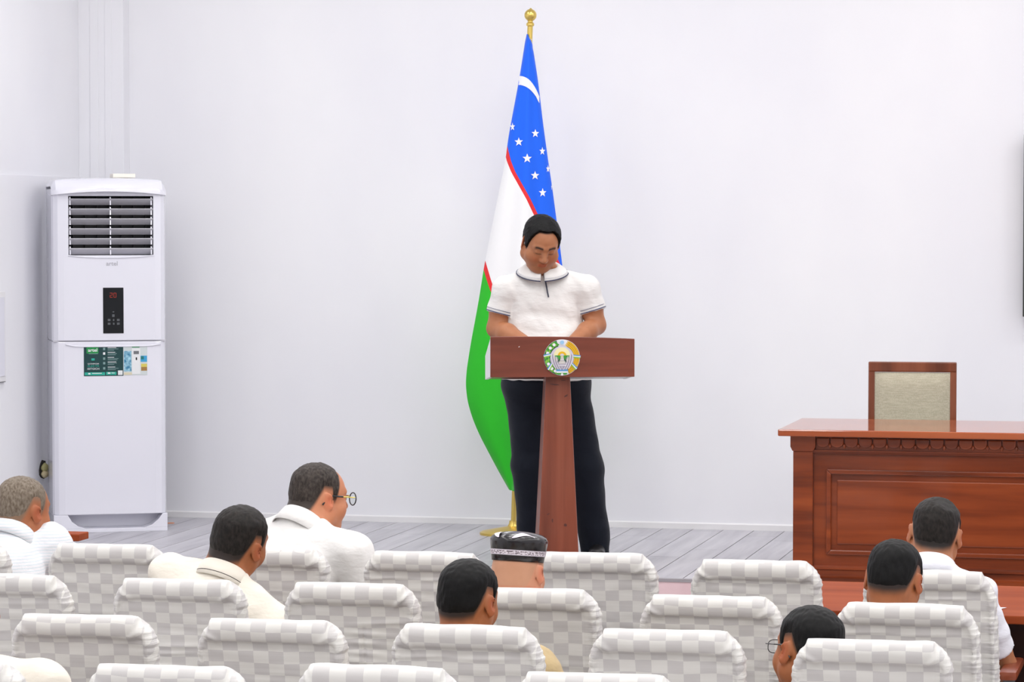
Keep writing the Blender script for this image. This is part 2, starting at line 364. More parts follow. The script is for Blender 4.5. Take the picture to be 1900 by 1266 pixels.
# pipe outlet with foam in the left wall, by the air conditioner
po = None
px_w = ray(79, 872); tt = (XL + .012) / px_w.x; P = Vector((0, 0, CAMH)) + px_w * tt
po = thing('wall_pipe_outlet', 'ragged pipe hole stuffed with yellow foam in the left wall', 'pipe outlet', (P.x, P.y, P.z))
h = MB(); ring = []
random.seed(2)
pts = [(math.cos(a) * .05 * random.uniform(.85, 1.2), math.sin(a) * .052 * random.uniform(.9, 1.2)) for a in [k * 2 * math.pi / 14 for k in range(14)]]
h.prism(pts, 'x', 0, .004).build('hole', newmat('hole_dark', (52, 48, 46), .9), po)
def blob(name, c, r, mat, parent):
    bm = bmesh.new(); bmesh.ops.create_icosphere(bm, subdivisions=2, radius=1)
    for v in bm.verts:
        k = 1 + random.uniform(-.12, .12); v.co = Vector((c[0] + v.co.x * r[0] * k, c[1] + v.co.y * r[1] * k, c[2] + v.co.z * r[2] * k))
    me = bpy.data.meshes.new(name); bm.to_mesh(me); bm.free(); me.materials.append(mat)
    for p_ in me.polygons: p_.use_smooth = True
    return link(name, me, parent)
blob('foam', (.012, 0.0, .012), (.016, .036, .026), newmat('foam_olive', (186, 180, 128), .9), po)
blob('foam', (.014, 0.0, -.022), (.018, .038, .022), newmat('foam_cream', (212, 198, 160), .9), po)
# white panel on the left wall at the frame edge
def wallpt(px, py):
    d = ray(px, py); t = (XL + .012) / d.x; return Vector((0, 0, CAMH)) + d * t
q0 = wallpt(6, 541); q1 = wallpt(6, 708)
wp = thing('wall_panel', 'white framed panel on the left wall at the frame edge', 'wall panel', (XL + .012, q0.y, q1.z))
hh = q0.z - q1.z
MB().box((0, -.6, 0), (.012, 0, hh)).build('frame', M_TRIM, wp, bevel=.003)
MB().box((.012, -.57, .03), (.016, -.02, hh - .03)).build('door', M_AC, wp, bevel=.001)
MB().box((.0, -.6, -.003), (.013, -.006, 0.0)).build('shadow_gap', newmat('panel_gap_grey', (110, 108, 110), .6), wp)
# wall screen just at the right edge of the frame
q = atY(1899.4, 587, WALLY); qt = atY(1899.4, 250, WALLY)
tv = thing('wall_screen', 'dark wall-mounted screen only just showing at the right edge', 'screen', (q.x, WALLY, q.z))
hh = qt.z - q.z
MB().box((0, -.09, 0), (1.5, -.05, hh)).build('casing', newmat('screen_casing', (40, 44, 40), .4), tv, bevel=.004)
MB().box((.012, -.092, .012), (1.488, -.0901, hh - .012)).build('display', M_BLACKGL, tv)
MB().box((.4, -.05, hh * .3), (1.1, 0, hh * .7)).build('bracket', M_ACIN, tv)

# ------------------------------------------------------------------ stage desk
W1, W2, W3 = (92, 38, 17), (128, 56, 25), (152, 72, 34)
M_DESK = woodmat('desk_wood', W1, W2, W3, 'x', .28, .35, 1.0)
M_DESKV = woodmat('desk_wood_post', W1, W2, W3, 'x', .28, .35, 1.4)
M_DESKTOP = woodmat('desk_top_wood', (138, 64, 32), (160, 78, 42), (172, 90, 52), 'x', .09, 0.0, .7, .5)
DH = 0.72
f0 = atz(1443, 797, STAGE + DH)                                   # left front corner of the top
k0 = atz(1490, 776, STAGE + DH); DD = max(.62, min(.9, k0.y - f0.y)); DL = 2.3
desk = thing('presidium_desk', 'long reddish-brown panelled wooden desk on the stage', 'desk', (f0.x, f0.y, STAGE))
MB().box((0, 0, DH - .032), (DL, DD, DH)).build('desktop', M_DESKTOP, desk, bevel=.006)
ox = .05; oy = .06                                                # overhang
zf0, zf1 = DH - .105, DH - .032
MB().box((ox + .012, oy + .02, .0), (ox + .105, DD - .05, zf0)).build('post', M_DESKV, desk, bevel=.003)
MB().prism([(ox, zf1), (ox + .118, zf1), (ox + .118, zf0 + .02), (ox + .108, zf0), (ox + .01, zf0), (ox, zf0 + .02)], 'y', oy + .008, oy + .09).build('post_capital', M_DESKV, desk, bevel=.002)
MB().box((DL - .155, oy + .02, .0), (DL - .062, DD - .05, zf0)).build('post', M_DESKV, desk, bevel=.003)
MB().box((ox + .106, oy + .045, .0), (DL - .156, oy + .07, zf1)).build('front_board', M_DESK, desk)
MB().box((ox + .119, oy + .028, zf0 + .006), (DL - .156, oy + .0449, zf1)).build('frieze', M_DESK, desk)
# scallops carved along the frieze
sw = .0665; nsc = int((DL - .156 - ox - .119) / sw)
prof = []
for k in range(9):
    a = math.pi * k / 8; prof.append((math.cos(a) * sw * .47, -math.sin(a) * .024))
sc_me = MB()
ptsf = [(sw * .47, .022)] + prof + [(-sw * .47, .022)]
sc_me.prism([(p[0], p[1]) for p in ptsf], 'y', 0, .012)
sc_mesh = sc_me.mesh('scallop', M_DESK, bevel=.006)
dr = MB().lathe([(.001, .012), (.006, .006), (.0075, 0), (.005, -.008), (.001, -.012)], 10).mesh('drop', M_DESK, smooth=True)
for k in range(nsc):
    s_ = link('scallop', sc_mesh, desk); s_.location = (ox + .119 + sw * (k + .5), oy + .0165, zf0 + .042)
    d_ = link('drop', dr, s_); d_.location = (sw * .5, .004, -.016)
MB().prism([(oy + .045, zf0 - .012), (oy + .03, zf0 - .012), (oy + .02, zf0), (oy + .02, zf0 + .0055), (oy + .045, zf0 + .0055)], 'x', ox + .106, DL - .156).build('frieze_moulding', M_DESK, desk)
# framed front panel (mouldings are mitred strips standing proud)
pxl = ox + .106 + .062; pxr = DL - .218; pz1 = zf0 - .085; pz0 = .128
def frame_strips(x0, x1, z0, z1, w, y0, y1, name):
    c = [(x0, z0), (x1, z0), (x1, z1), (x0, z1)]; ci = [(x0 + w, z0 + w), (x1 - w, z0 + w), (x1 - w, z1 - w), (x0 + w, z1 - w)]
    for k in range(4):
        j = (k + 1) % 4
        MB().prism([c[k], c[j], ci[j], ci[k]], 'y', y0, y1).build(name, M_DESK, desk, bevel=.004)
frame_strips(pxl, pxr, pz0, pz1, .022, oy + .027, oy + .0449, 'panel_moulding')
MB().box((pxl + .05, oy + .036, pz0 + .05), (pxr - .05, oy + .0449, pz1 - .05)).build('raised_panel', M_DESK, desk, bevel=.006)
MB().prism([(oy + .045, .0), (oy + .004, .0), (oy + .004, .02), (oy + .024, .03), (oy + .024, .055), (oy + .014, .06), (oy + .014, .068), (oy + .045, .076)], 'x', ox + .106, DL - .156).build('base_moulding', M_DESK, desk)
MB().box((DL - .157, oy + .09, .0), (DL - .13, DD - .06, zf1)).build('side_panel', M_DESK, desk)
MB().box((ox + .04, oy + .09, zf0 - .0), (ox + .1, DD - .06, zf1)).build('side_rail', M_DESK, desk)

# ------------------------------------------------------------------ armchair behind the desk
M_CHW = woodmat('armchair_wood', (92, 46, 26), (122, 64, 40), (142, 82, 54), 'z', .3, .3)
M_FAB = newmat('beige_weave', (184, 178, 156), .9, .2); 
def weave(m, c1, c2, sc=260):
    n, l, b = nodes(m)
    tc = n.new('ShaderNodeTexCoord'); mp = n.new('ShaderNodeMapping'); mp.inputs['Scale'].default_value = (sc, sc, sc * .5)
    tx = n.new('ShaderNodeTexNoise'); tx.inputs['Scale'].default_value = 1; tx.inputs['Detail'].default_value = 2
    mp2 = n.new('ShaderNodeMapping'); mp2.inputs['Scale'].default_value = (sc * .12, sc, sc)
    tx2 = n.new('ShaderNodeTexNoise'); tx2.inputs['Scale'].default_value = .6
    ad = n.new('ShaderNodeMath'); ad.operation = 'ADD'
    cr = n.new('ShaderNodeValToRGB'); e = cr.color_ramp.elements; e[0].position = .7; e[1].position = 1.3; e[0].color = lin(c1); e[1].color = lin(c2)
    e[0].position = .4; e[1].position = .62; ad.operation = 'MULTIPLY_ADD'; ad.inputs[1].default_value = .5
    ad2 = n.new('ShaderNodeMath'); ad2.operation = 'MULTIPLY'; ad2.inputs[1].default_value = .5
    l.new(tc.outputs['Object'], mp.inputs[0]); l.new(tc.outputs['Object'], mp2.inputs[0]); l.new(mp.outputs[0], tx.inputs['Vector']); l.new(mp2.outputs[0], tx2.inputs['Vector'])
    l.new(tx2.outputs[0], ad2.inputs[0]); l.new(tx.outputs[0], ad.inputs[0]); l.new(ad2.outputs[0], ad.inputs[2]); l.new(ad.outputs[0], cr.inputs[0]); l.new(cr.outputs[0], b.inputs['Base Color'])
weave(M_FAB, (172, 166, 146), (192, 187, 167), 300)
CY = f0.y + DD + .42
pL = atY(1612, 672, CY); pR = atY(1775, 672, CY); cw = (pR - pL).length; chz = pL.z - STAGE
ch = thing('armchair', 'wooden armchair with beige woven back behind the stage desk', 'chair', ((pL.x + pR.x) / 2, CY, STAGE), .06)
hw = cw / 2; bz = .46
def post(x0, x1):
    MB().prism([(.0, chz), (.035, chz), (.02, bz), (-.02, bz)], 'x', x0, x1)
mb = MB(); mb.prism([(-.012, chz), (.02, chz), (.0, bz), (-.036, bz)], 'x', -hw, -hw + .032).build('back_post', M_CHW, ch, bevel=.005)
mb = MB(); mb.prism([(-.012, chz), (.02, chz), (.0, bz), (-.036, bz)], 'x', hw - .032, hw).build('back_post', M_CHW, ch, bevel=.005)
MB().box((-hw, -.016, chz - .048), (hw, .024, chz + .003)).build('top_rail', M_CHW, ch, bevel=.006)
# upholstered panel
rows = []
for j in range(13):
    z = bz + .02 + (chz - .05 - bz - .02) * j / 12; row = []
    for k in range(15):
        u = k / 14; x = -hw + .03 + (cw - .06) * u
        e = min(u, 1 - u, j / 12 * 1.1, (1 - j / 12) * 1.1); bulge = .02 * (1 - (1 - min(1, e * 6)) ** 2)
        row.append((x, -.01 - .018 * (1 - j / 12) - bulge, z))
    rows.append(row)
back = [[(p[0], p[1] * 0 + .008 - .018 * (1 - j / 12), p[2]) for p in r] for j, r in enumerate(rows)]
up = MB(); up.grid(rows); up.grid([r[::-1] for r in back]); up.build('back_panel', M_FAB, ch, smooth=True)
seat = MB().box((-hw + .01, -.47, .40), (hw - .01, .0, .47)).build('seat', M_FAB, ch, bevel=.02, smooth=True)
for sx in (-1, 1):
    x0 = sx * hw - (.032 if sx > 0 else 0)
    MB().prism([(.0, bz), (-.036, bz), (-.02, 0), (.02, 0)], 'x', x0, x0 + .032).build('leg', M_CHW, ch, bevel=.004)
    MB().box((x0, -.47, 0), (x0 + .032, -.435, .62)).build('leg', M_CHW, ch, bevel=.004)
    MB().box((x0 - .006, -.49, .62), (x0 + .038, -.01, .645)).build('armrest', M_CHW, ch, bevel=.008)

# ------------------------------------------------------------------ lectern with the emblem
L1, L2, L3 = (96, 46, 32), (122, 60, 43), (138, 72, 52)
M_LEC = woodmat('lectern_wood', L1, L2, L3, 'x', .33, .25, .8)
M_LECV = woodmat('lectern_column_wood', (104, 50, 34), (132, 68, 48), (146, 84, 62), 'z', .33, .25, .8)
M_LWH = newmat('lectern_white_edge', (226, 226, 228), .4)
LD = 14.78                                                        # distance along the view axis
lc = atz(1037, 400 + FPX * (CAMH - STAGE) / LD, STAGE)
lec = thing('lectern', 'reddish-brown wooden lectern with round state emblem on its front', 'lectern', lc, YAW + .085)
SL = LD / FPX
def LX(px): return (px - 1037) * SL
def LZ(py): return CAMH - STAGE - (py - 400) * SL
x0, x1 = LX(909), LX(1177); zt, zb = LZ(626), LZ(699)
# front board with a gently crowned top edge
top = [(x0 + (x1 - x0) * k / 16, zt + .008 * (1 - ((k - 6) / 10) ** 2 if k > 6 else 1 - ((k - 6) / 12) ** 2) - .006 * (k / 16)) for k in range(17)]
fb = MB().prism([(x0, zb)] + [(x1, zb)] + top[::-1], 'y', -.02, 0).build('front_board', M_LEC, lec, bevel=.003)
def sidep(xa, xb): return MB().prism([(.0, zb + .002), (.0, zt - .004), (.31, zt - .10), (.31, zb - .028)], 'x', xa, xb)
sidep(x0 - .0, x0 + .016).build('side_board', M_LWH, lec, bevel=.002)
sidep(x1 - .016, x1).build('side_board', M_LWH, lec, bevel=.002)
for xa_, xb_, mt_ in ((x0 + .016, LX(1062), M_LEC), (LX(1062), x1 - .016, M_LWH)):
    MB().prism([(.0, zb + .004), (.0, zb + .02), (.31, zb - .008), (.31, zb - .026)], 'x', xa_, xb_).build('bottom_board', mt_, lec)
MB().prism([(.0, zt - .035), (.0, zt - .02), (.31, zt - .118), (.31, zt - .135)], 'x', x0 + .016, x1 - .016).build('reading_board', M_LEC, lec)
cw0, cw1 = 45 * SL / 2, 78 * SL / 2
col = MB(); d0, d1 = .13, .2
col.add([(-cw1, .02, .03), (cw1, .02, .03), (cw1, .02 + d1, .03), (-cw1, .02 + d1, .03), (-cw0, .05, zb + .01), (cw0, .05, zb + .01), (cw0, .05 + d0, zb), (-cw0, .05 + d0, zb)],
        [(0, 3, 2, 1), (4, 5, 6, 7), (0, 1, 5, 4), (1, 2, 6, 5), (2, 3, 7, 6), (3, 0, 4, 7)])
col.build('column', M_LECV, lec, bevel=.004)
MB().box((-.26, -.06, 0), (.26, .34, .03)).build('foot', M_LECV, lec, bevel=.006)
def scuff(px, py, w, h, rot, mat, yy):
    m = MB(); n = 9; r_ = random.Random(int(px * 7 + py))
    pts = [(math.cos(2 * math.pi * k / n) * w / 2 * r_.uniform(.6, 1.1), math.sin(2 * math.pi * k / n) * h / 2 * r_.uniform(.6, 1.1)) for k in range(n)]
    c, s = math.cos(rot), math.sin(rot)
    pts = [(LX(px) + (p[0] * c - p[1] * s) * SL, LZ(py) + (p[0] * s + p[1] * c) * SL) for p in pts]
    m.prism(pts, 'y', yy - .0003, yy + .004).build('scuff', mat, lec)
M_SCUFF = newmat('dark_scuff', (84, 42, 34), .5)
def col_y(py): t = (LZ(py) - .03) / (zb - .02); return .02 + .03 * t
for (px, py, w, h, r_) in ((1030, 714, 20, 3, -.1), (1052, 735, 9, 4, .6), (1018, 955, 7, 3, .5), (1026, 967, 3, 9, 0), (1050, 976, 6, 7, .3), (1047, 706, 12, 2, 0)):
    scuff(px, py, w, h, r_, M_SCUFF, col_y(py))
scuff(962, 642.5, 4, 1.6, .5, M_LWH, -.02)

# the emblem: layered flat pieces in relief
em = None
ecx, ecz = LX(1041.5), LZ(662.5); ER = 33.5 * SL
M_EW = newmat('emblem_white', (232, 230, 236), .35); M_EG = newmat('emblem_green', (60, 150, 50), .35); M_EG2 = newmat('emblem_light_green', (130, 190, 70), .35); M_EDG = newmat('emblem_dark_green', (30, 84, 50), .35)
M_EY = newmat('emblem_gold', (228, 180, 28), .35); M_EY2 = newmat('emblem_dark_gold', (190, 140, 20), .35); M_EB = newmat('emblem_blue', (92, 150, 200), .35); M_ELB = newmat('emblem_light_blue', (150, 195, 230), .35)
M_EL = newmat('emblem_lilac', (204, 198, 212), .4); M_ELD = newmat('emblem_mauve', (160, 150, 172), .4); M_EC = newmat('emblem_cream', (234, 226, 178), .4)
def poly(name, pts, mat, parent, y, th=.0012):
    return MB().prism([(ecx + p[0] * ER, ecz + p[1] * ER) for p in pts], 'y', -.02 - y - th, -.02 - y).build(name, mat, parent)
def circ(cx, cy, r, n=40, a0=0, a1=2 * math.pi): return [(cx + r * math.cos(a0 + (a1 - a0) * k / n), cy + r * math.sin(a0 + (a1 - a0) * k / n)) for k in range(n if a1 - a0 > 6.2 else n + 1)]
def leaf(cx, cy, l, w, r, n=6):
    up = [(l * (k / n - .5), w / 2 * math.sin(math.pi * k / n)) for k in range(n + 1)]; dn = [(l * (k / n - .5), -w / 2 * math.sin(math.pi * k / n)) for k in range(n - 1, 0, -1)]
    c, s = math.cos(r), math.sin(r); return [(cx + p[0] * c - p[1] * s, cy + p[0] * s + p[1] * c) for p in up + dn]
def pol(a, r): return (r * math.cos(math.radians(a)), r * math.sin(math.radians(a)))
em = poly('emblem', circ(0, 0, 1.0, 56), M_EW, lec, .0001, .003); em['label'] = 'round state emblem with green and gold wreath'
poly('wreath_field', circ(0, 0, .99, 30, math.radians(108), math.radians(252)) + circ(0, 0, .64, 30, math.radians(108), math.radians(252))[::-1], M_EDG, em, .0032)
for k, a in enumerate(range(112, 256, 9)):
    for r_, da in ((.9, 2), (.76, -2)):
        c = pol(a + da, r_); poly('leaf', leaf(c[0], c[1], .24, .13, math.radians(a + 60 + (k % 3) * 30)), M_EG if (k + int(r_ * 10)) % 2 else M_EG2, em, .0046 + .0003 * (k % 2))
for a in (122, 141, 163, 205, 227, 243): 
    c = pol(a, .83); poly('cotton_boll', circ(c[0], c[1], .085, 10), M_EW, em, .0062)
poly('wheat_field', circ(0, 0, .98, 30, math.radians(-66), math.radians(66)) + circ(0, 0, .66, 30, math.radians(-66), math.radians(66))[::-1], M_EY2, em, .0032)
for k, a in enumerate(range(-62, 67, 8)):
    for r_ in (.92, .82, .72):
        c = pol(a + (r_ * 40) % 5, r_); poly('grain', leaf(c[0], c[1], .17, .075, math.radians(a + 70)), M_EY, em, .0046)
for a in (172, 218, 4, -36):
    c = pol(a, .83); r_ = math.radians(a + (20 if a > 90 else -10) + (180 if a > 90 else 0))
    for q, (off, mt) in enumerate(((.055, M_EB), (0.0, M_EW), (-.055, M_EG2))):
        cc, s = math.cos(r_), math.sin(r_)
        poly('ribbon', [(c[0] + x * cc - (y + off) * s, c[1] + x * s + (y + off) * cc) for x, y in ((-.2, -.03), (.2, -.03), (.2, .03), (-.2, .03))], mt, em, .0066)
poly('center_disc', circ(0, -.02, .66, 40), M_EL, em, .0062)
poly('sky', circ(0, .1, .46, 30), M_EC, em, .0076)
poly('sun', circ(0, .1, .24, 20, 0, math.pi), M_EY, em, .009); poly('sun_core', circ(0, .1, .12, 14, 0, math.pi), M_EL, em, .0104)
for s in (-1, 1):
    poly('hill', [(s * .08, .12), (s * .42, .12), (s * .34, -.02), (s * .2, -.08), (s * .1, -.2)], M_EG, em, .0104)
    poly('hill', [(s * .10, -.05), (s * .2, -.1), (s * .3, -.28), (s * .16, -.24)], M_EDG, em, .0104)
    for k in range(6):
        a0_ = math.radians(200 + k * 9) if s < 0 else math.radians(-20 - k * 9)
        r0 = .6 - k * .045
        pts = [(s * (.16 + .07 * k + t * .02) * 0 + s * (.60 - .07 * k - .25 * t * t), .22 - .04 * k - .85 * t + .03 * k * t) for t in [j / 8 for j in range(9)]]
        w = .018
        poly('feather', [(p[0] - w, p[1]) for p in pts] + [(p[0] + w, p[1]) for p in pts[::-1]], M_ELD if k % 2 else M_EW, em, .0112)
for k in range(6):
    y = .02 - k * .085; w = .07 + k * .03
    poly('river', [(-w, y), (w, y), (w + .02, y - .05), (-w - .02, y - .05)], M_EW if k % 2 else M_EL, em, .0124)
poly('sash', [(-.3, -.64), (.3, -.64), (.34, -.76), (-.34, -.76)], M_EB, em, .0104); poly('sash', [(-.34, -.76), (.34, -.76), (.3, -.84), (-.3, -.84)], M_EW, em, .0104); poly('sash', [(-.3, -.84), (.3, -.84), (.24, -.94), (-.24, -.94)], M_EG, em, .0104)
poly('cotton_boll', circ(0, -.93, .07, 10), M_EW, em, .012)
star = []
for k in range(16): star.append(((.13 if k % 2 == 0 else .1) * math.cos(k * math.pi / 8), .84 + (.13 if k % 2 == 0 else .1) * math.sin(k * math.pi / 8)))
poly('star_badge', star, M_ELB, em, .0104)

# ------------------------------------------------------------------ flag on a brass stand
M_BR = newmat('brass', (220, 192, 104), .3, .5, metal=.85)
FD = 16.56; SF = FD / FPX
fb0 = atz(948, 400 + FPX * (CAMH - STAGE) / FD, STAGE)
flag = thing('flag_stand', 'brass floor stand holding the national flag behind the speaker', 'flag', fb0, YAW)
def FX(px): return (px - 948) * SF
def FZ(py): return CAMH - STAGE - (py - 400) * SF
pt = Vector((FX(983.5), .0, FZ(50))); pb = Vector((FX(952), 0, FZ(985)))
bm_ = MB().lathe([(.18, 0), (.18, .012), (.165, .02), (.03, .045), (.022, .06), (.02, .075)], 40)
bm_.v = [(v[0], v[1] * .8, v[2]) for v in bm_.v]; bs = bm_.build('base', M_BR, flag, smooth=True); bs.location = (pb.x - .0, 0, 0)
MB().tube([pb + Vector((0, 0, -.03)), pb.lerp(pt, .5), pt], .0145, 16).build('pole', M_BR, flag, smooth=True)
fin = MB().lathe([(.0145, -.06), (.0145, -.004), (.021, 0), (.021, .012), (.014, .018), (.014, .026)] + [(.033 * math.cos(a), .056 + .033 * math.sin(a)) for a in [(-60 + 15 * k) * math.pi / 180 for k in range(10)]] + [(.006, .091), (.003, .094)], 24)
fo = fin.build('finial', M_BR, flag, smooth=True); fo.location = pt; fo.rotation_euler = (0, .034, 0)
# drape: a hanging fold of cloth, closed behind, in local x / z with depth from folds
Ltab = [(66, 977), (80, 974), (150, 963), (235, 947), (270, 941), (300, 938), (345, 928), (420, 913), (490, 899), (560, 888), (640, 873), (700, 864), (730, 865), (760, 871), (800, 886), (850, 912), (880, 928), (908, 944)]
Rtab = [(66, 979), (80, 987), (150, 998), (235, 1008), (270, 1013), (300, 1017), (345, 1024), (420, 1034), (490, 1043), (560, 1050), (640, 1054), (700, 1054), (760, 1048), (800, 1040), (850, 1020), (880, 1000), (908, 962)]
def interp(tab, y):
    if y <= tab[0][0]: return tab[0][1]
    for (a, va), (b, vb) in zip(tab, tab[1:]):
        if y <= b: return va + (vb - va) * (y - a) / (b - a)
    return tab[-1][1]
def smooth_interp(tab, y): return sum(interp(tab, y + d) for d in (-18, -9, 0, 9, 18)) / 5 if 90 < y < 890 else interp(tab, y)
def drape_y(u, py):
    """depth of the front sheet: bulges toward the viewer, with vertical folds that open downward"""
    g = min(1, (py - 60) / 500)
    return -(.035 + .06 * g) * math.sin(math.pi * min(1, max(0, u))) ** .7 - .018 * g * math.sin(2 * math.pi * (u * 2.2 + .15)) * math.sin(math.pi * u)
NU, NV = 44, 130
vs = []; fs = []; at_ = {'red1': [], 'red2': []}
PYS = [66 + (908 - 66) * j / NV for j in range(NV + 1)]
# printed boundaries in photo coordinates, as seen on the front of the drape
red1 = [(240, 930), (262, 936), (280, 940), (300, 945), (320, 953), (345, 967), (370, 981), (395, 993), (440, 1014), (500, 1040), (560, 1062), (640, 1090)]
red2 = [(420, 880), (460, 888), (480, 896), (500, 902), (520, 908), (540, 915), (570, 930), (610, 952), (660, 985), (720, 1030), (780, 1080)]
for side in (0, 1):
    for j, py in enumerate(PYS):
        l_, r_ = smooth_interp(Ltab, py), smooth_interp(Rtab, py)
        for k in range(NU + 1):
            u = k / NU; px = l_ + (r_ - l_) * u
            y = drape_y(u, py) if side == 0 else .05 * math.sin(math.pi * u) * min(1, (py - 60) / 300) + .012 * math.sin(9 * u + py * .01) * math.sin(math.pi * u)
            vs.append((FX(px), y, FZ(py)))
            at_['red1'].append(px - interp(red1, py) if py >= 240 else 40.0); at_['red2'].append(px - interp(red2, py) if py >= 420 else 40.0)
n1 = (NU + 1)
for side in (0, 1):
    o = side * n1 * (NV + 1)
    for j in range(NV):
        for k in range(NU):
            q = (o + j * n1 + k, o + j * n1 + k + 1, o + (j + 1) * n1 + k + 1, o + (j + 1) * n1 + k)
            fs.append(q if side else q[::-1])
me = bpy.data.meshes.new('cloth'); me.from_pydata(vs, [], fs)
for nm, vals in at_.items():
    a = me.attributes.new(nm, 'FLOAT', 'POINT'); a.data.foreach_set('value', vals)
for p in me.polygons: p.use_smooth = True
M_FLAG = newmat('flag_cloth', (255, 255, 255), .55, .3, sheen=.1)
def flag_material():
    n, l, b = nodes(M_FLAG)
    def attr(nm): a = n.new('ShaderNodeAttribute'); a.attribute_name = nm; return a.outputs['Fac']
    def gt(src, v): m = n.new('ShaderNodeMath'); m.operation = 'GREATER_THAN'; m.inputs[1].default_value = v; l.new(src, m.inputs[0]); return m.outputs[0]
    def mix(f, a, c):
        m = n.new('ShaderNodeMix'); m.data_type = 'RGBA'; l.new(f, m.inputs[0])
        if isinstance(a, tuple): m.inputs[6].default_value = a
        else: l.new(a, m.inputs[6])
        if isinstance(c, tuple): m.inputs[7].default_value = c
        else: l.new(c, m.inputs[7])
        return m.outputs[2]
    r1, r2 = attr('red1'), attr('red2')
    WH, RD, BL, GR = lin((238, 238, 240)), lin((226, 44, 48)), lin((16, 100, 240)), lin((40, 186, 36))
    base = mix(gt(r2, -4.5), GR, mix(gt(r2, 3.5), RD, WH))
    base = mix(gt(r1, -4.5), base, RD); base = mix(gt(r1, 3.2), base, BL)
    l.new(base, b.inputs['Base Color'])
    em_ = b.inputs['Subsurface Weight']; em_.default_value = 0.0
flag_material(); me.materials.append(M_FLAG)
cl = link('cloth', me, flag); cl['label'] = 'flag cloth of blue, white and green bands edged in red'
def on_drape(px, py, lift=.003):
    l_, r_ = smooth_interp(Ltab, py), smooth_interp(Rtab, py); u = (px - l_) / (r_ - l_)
    return (FX(px), drape_y(u, py) - lift, FZ(py))
M_FW = newmat('flag_print_white', (240, 240, 244), .55)
for (sx, sy, r_, wx) in ((951, 236.5, 8, .6), (962.5, 264.5, 8.5, .95), (993, 249, 8.2, .9), (978, 295, 9, 1.0), (1006, 281.5, 8, .72), (992.5, 326.5, 8.6, .95), (1006.5, 358, 8.6, .85), (1016.5, 314, 7.5, .5), (1023.2, 348, 6.5, .14)):
    pts = []
    for k in range(10):
        a = math.pi / 2 + k * math.pi / 5; rr = r_ if k % 2 == 0 else r_ * .42; pts.append(on_drape(sx + rr * math.cos(a) * wx, sy - rr * math.sin(a)))
    m = MB(); m.add(pts + [on_drape(sx, sy)], [(k, (k + 1) % 10, 10) for k in range(10)]); m.build('star', M_FW, cl, fix=False)
cr_o, cr_i = [], []
for k in range(15):
    t = k / 14
    px = 963 + (1000.5 - 963) * t
    cr_o.append(on_drape(px, 142.5 + 5 * t + 33 * t ** 2.6)); cr_i.append(on_drape(px - (4 if k else 0) + 4 * t, 159 + 2 * t + 30 * t ** 2.4 + (0 if t < .9 else 2)))
MB().grid([cr_o, cr_i]).build('crescent', M_FW, cl, fix=False)
MB().tube([(FX(978), 0, FZ(68)), (FX(986), -.012, FZ(76)), (FX(988), .012, FZ(74))], .002, 6).build('tie', M_FW, flag)

# ------------------------------------------------------------------ tables of the front row
M_TABT = woodmat('front_table_top', (118, 50, 24), (138, 62, 31), (152, 74, 40), 'x', .6, 0.0, .8, .12)
M_TABD = woodmat('front_table_dark', (52, 20, 12), (66, 26, 14), (78, 32, 18), 'x', .45, .1, .8)
def front_table(p0, L, dp, h, label, th=.03, inset=0.0):
    t = thing('front_table', label, 'table', p0)
    MB().box((0, 0, h - th), (L, dp, h)).build('tabletop', M_TABT, t, bevel=.004)
    MB().box((.04, dp * .72, .08), (L - .04 - inset, dp * .72 + .02, h - th)).build('modesty_panel', M_TABD, t)
    for xx in (.02 if not inset else .3, L - .05 - inset): MB().box((xx, .06, 0), (xx + .03, dp - .04, h - th)).build('end_panel', M_TABD, t, bevel=.003)
    MB().box((.05, dp * .72 - .2, .3), (L - .05 - inset, dp * .72 - .001, .32)).build('shelf', M_TABD, t)
    return t
e0 = atz(1462, 1131, .76); e1 = atz(1700, 1095, .76)
front_table((e0.x, e0.y, 0), 1.9, e1.y - e0.y + .2, .76, 'reddish-brown wooden table in front of the rightmost front-row seat')
d2 = 12.1; zt2 = CAMH - 585 * d2 / FPX
c2 = atz(146, 992, zt2)
front_table((c2.x - 1.6, c2.y, 0), 1.6, .11, zt2, 'reddish-brown wooden table whose corner shows by the air conditioner', th=.028, inset=.5)
pp = atz(1868, 1128, .7615); pw_ = MB().add([(0, 0, 0), (-.21, 0, 0), (-.25, -.1, 0), (-.06, -.12, 0), (0, 0, .0006), (-.21, 0, .0006), (-.25, -.1, .0006), (-.06, -.12, .0006)],
     [(0, 3, 2, 1), (4, 5, 6, 7), (0, 1, 5, 4), (1, 2, 6, 5), (2, 3, 7, 6), (3, 0, 4, 7)]).build('paper_sheet', newmat('paper_white', (236, 236, 246), .6))
pw_.location = pp; tag(pw_, 'white sheet of paper lying on the front-row table', 'paper')
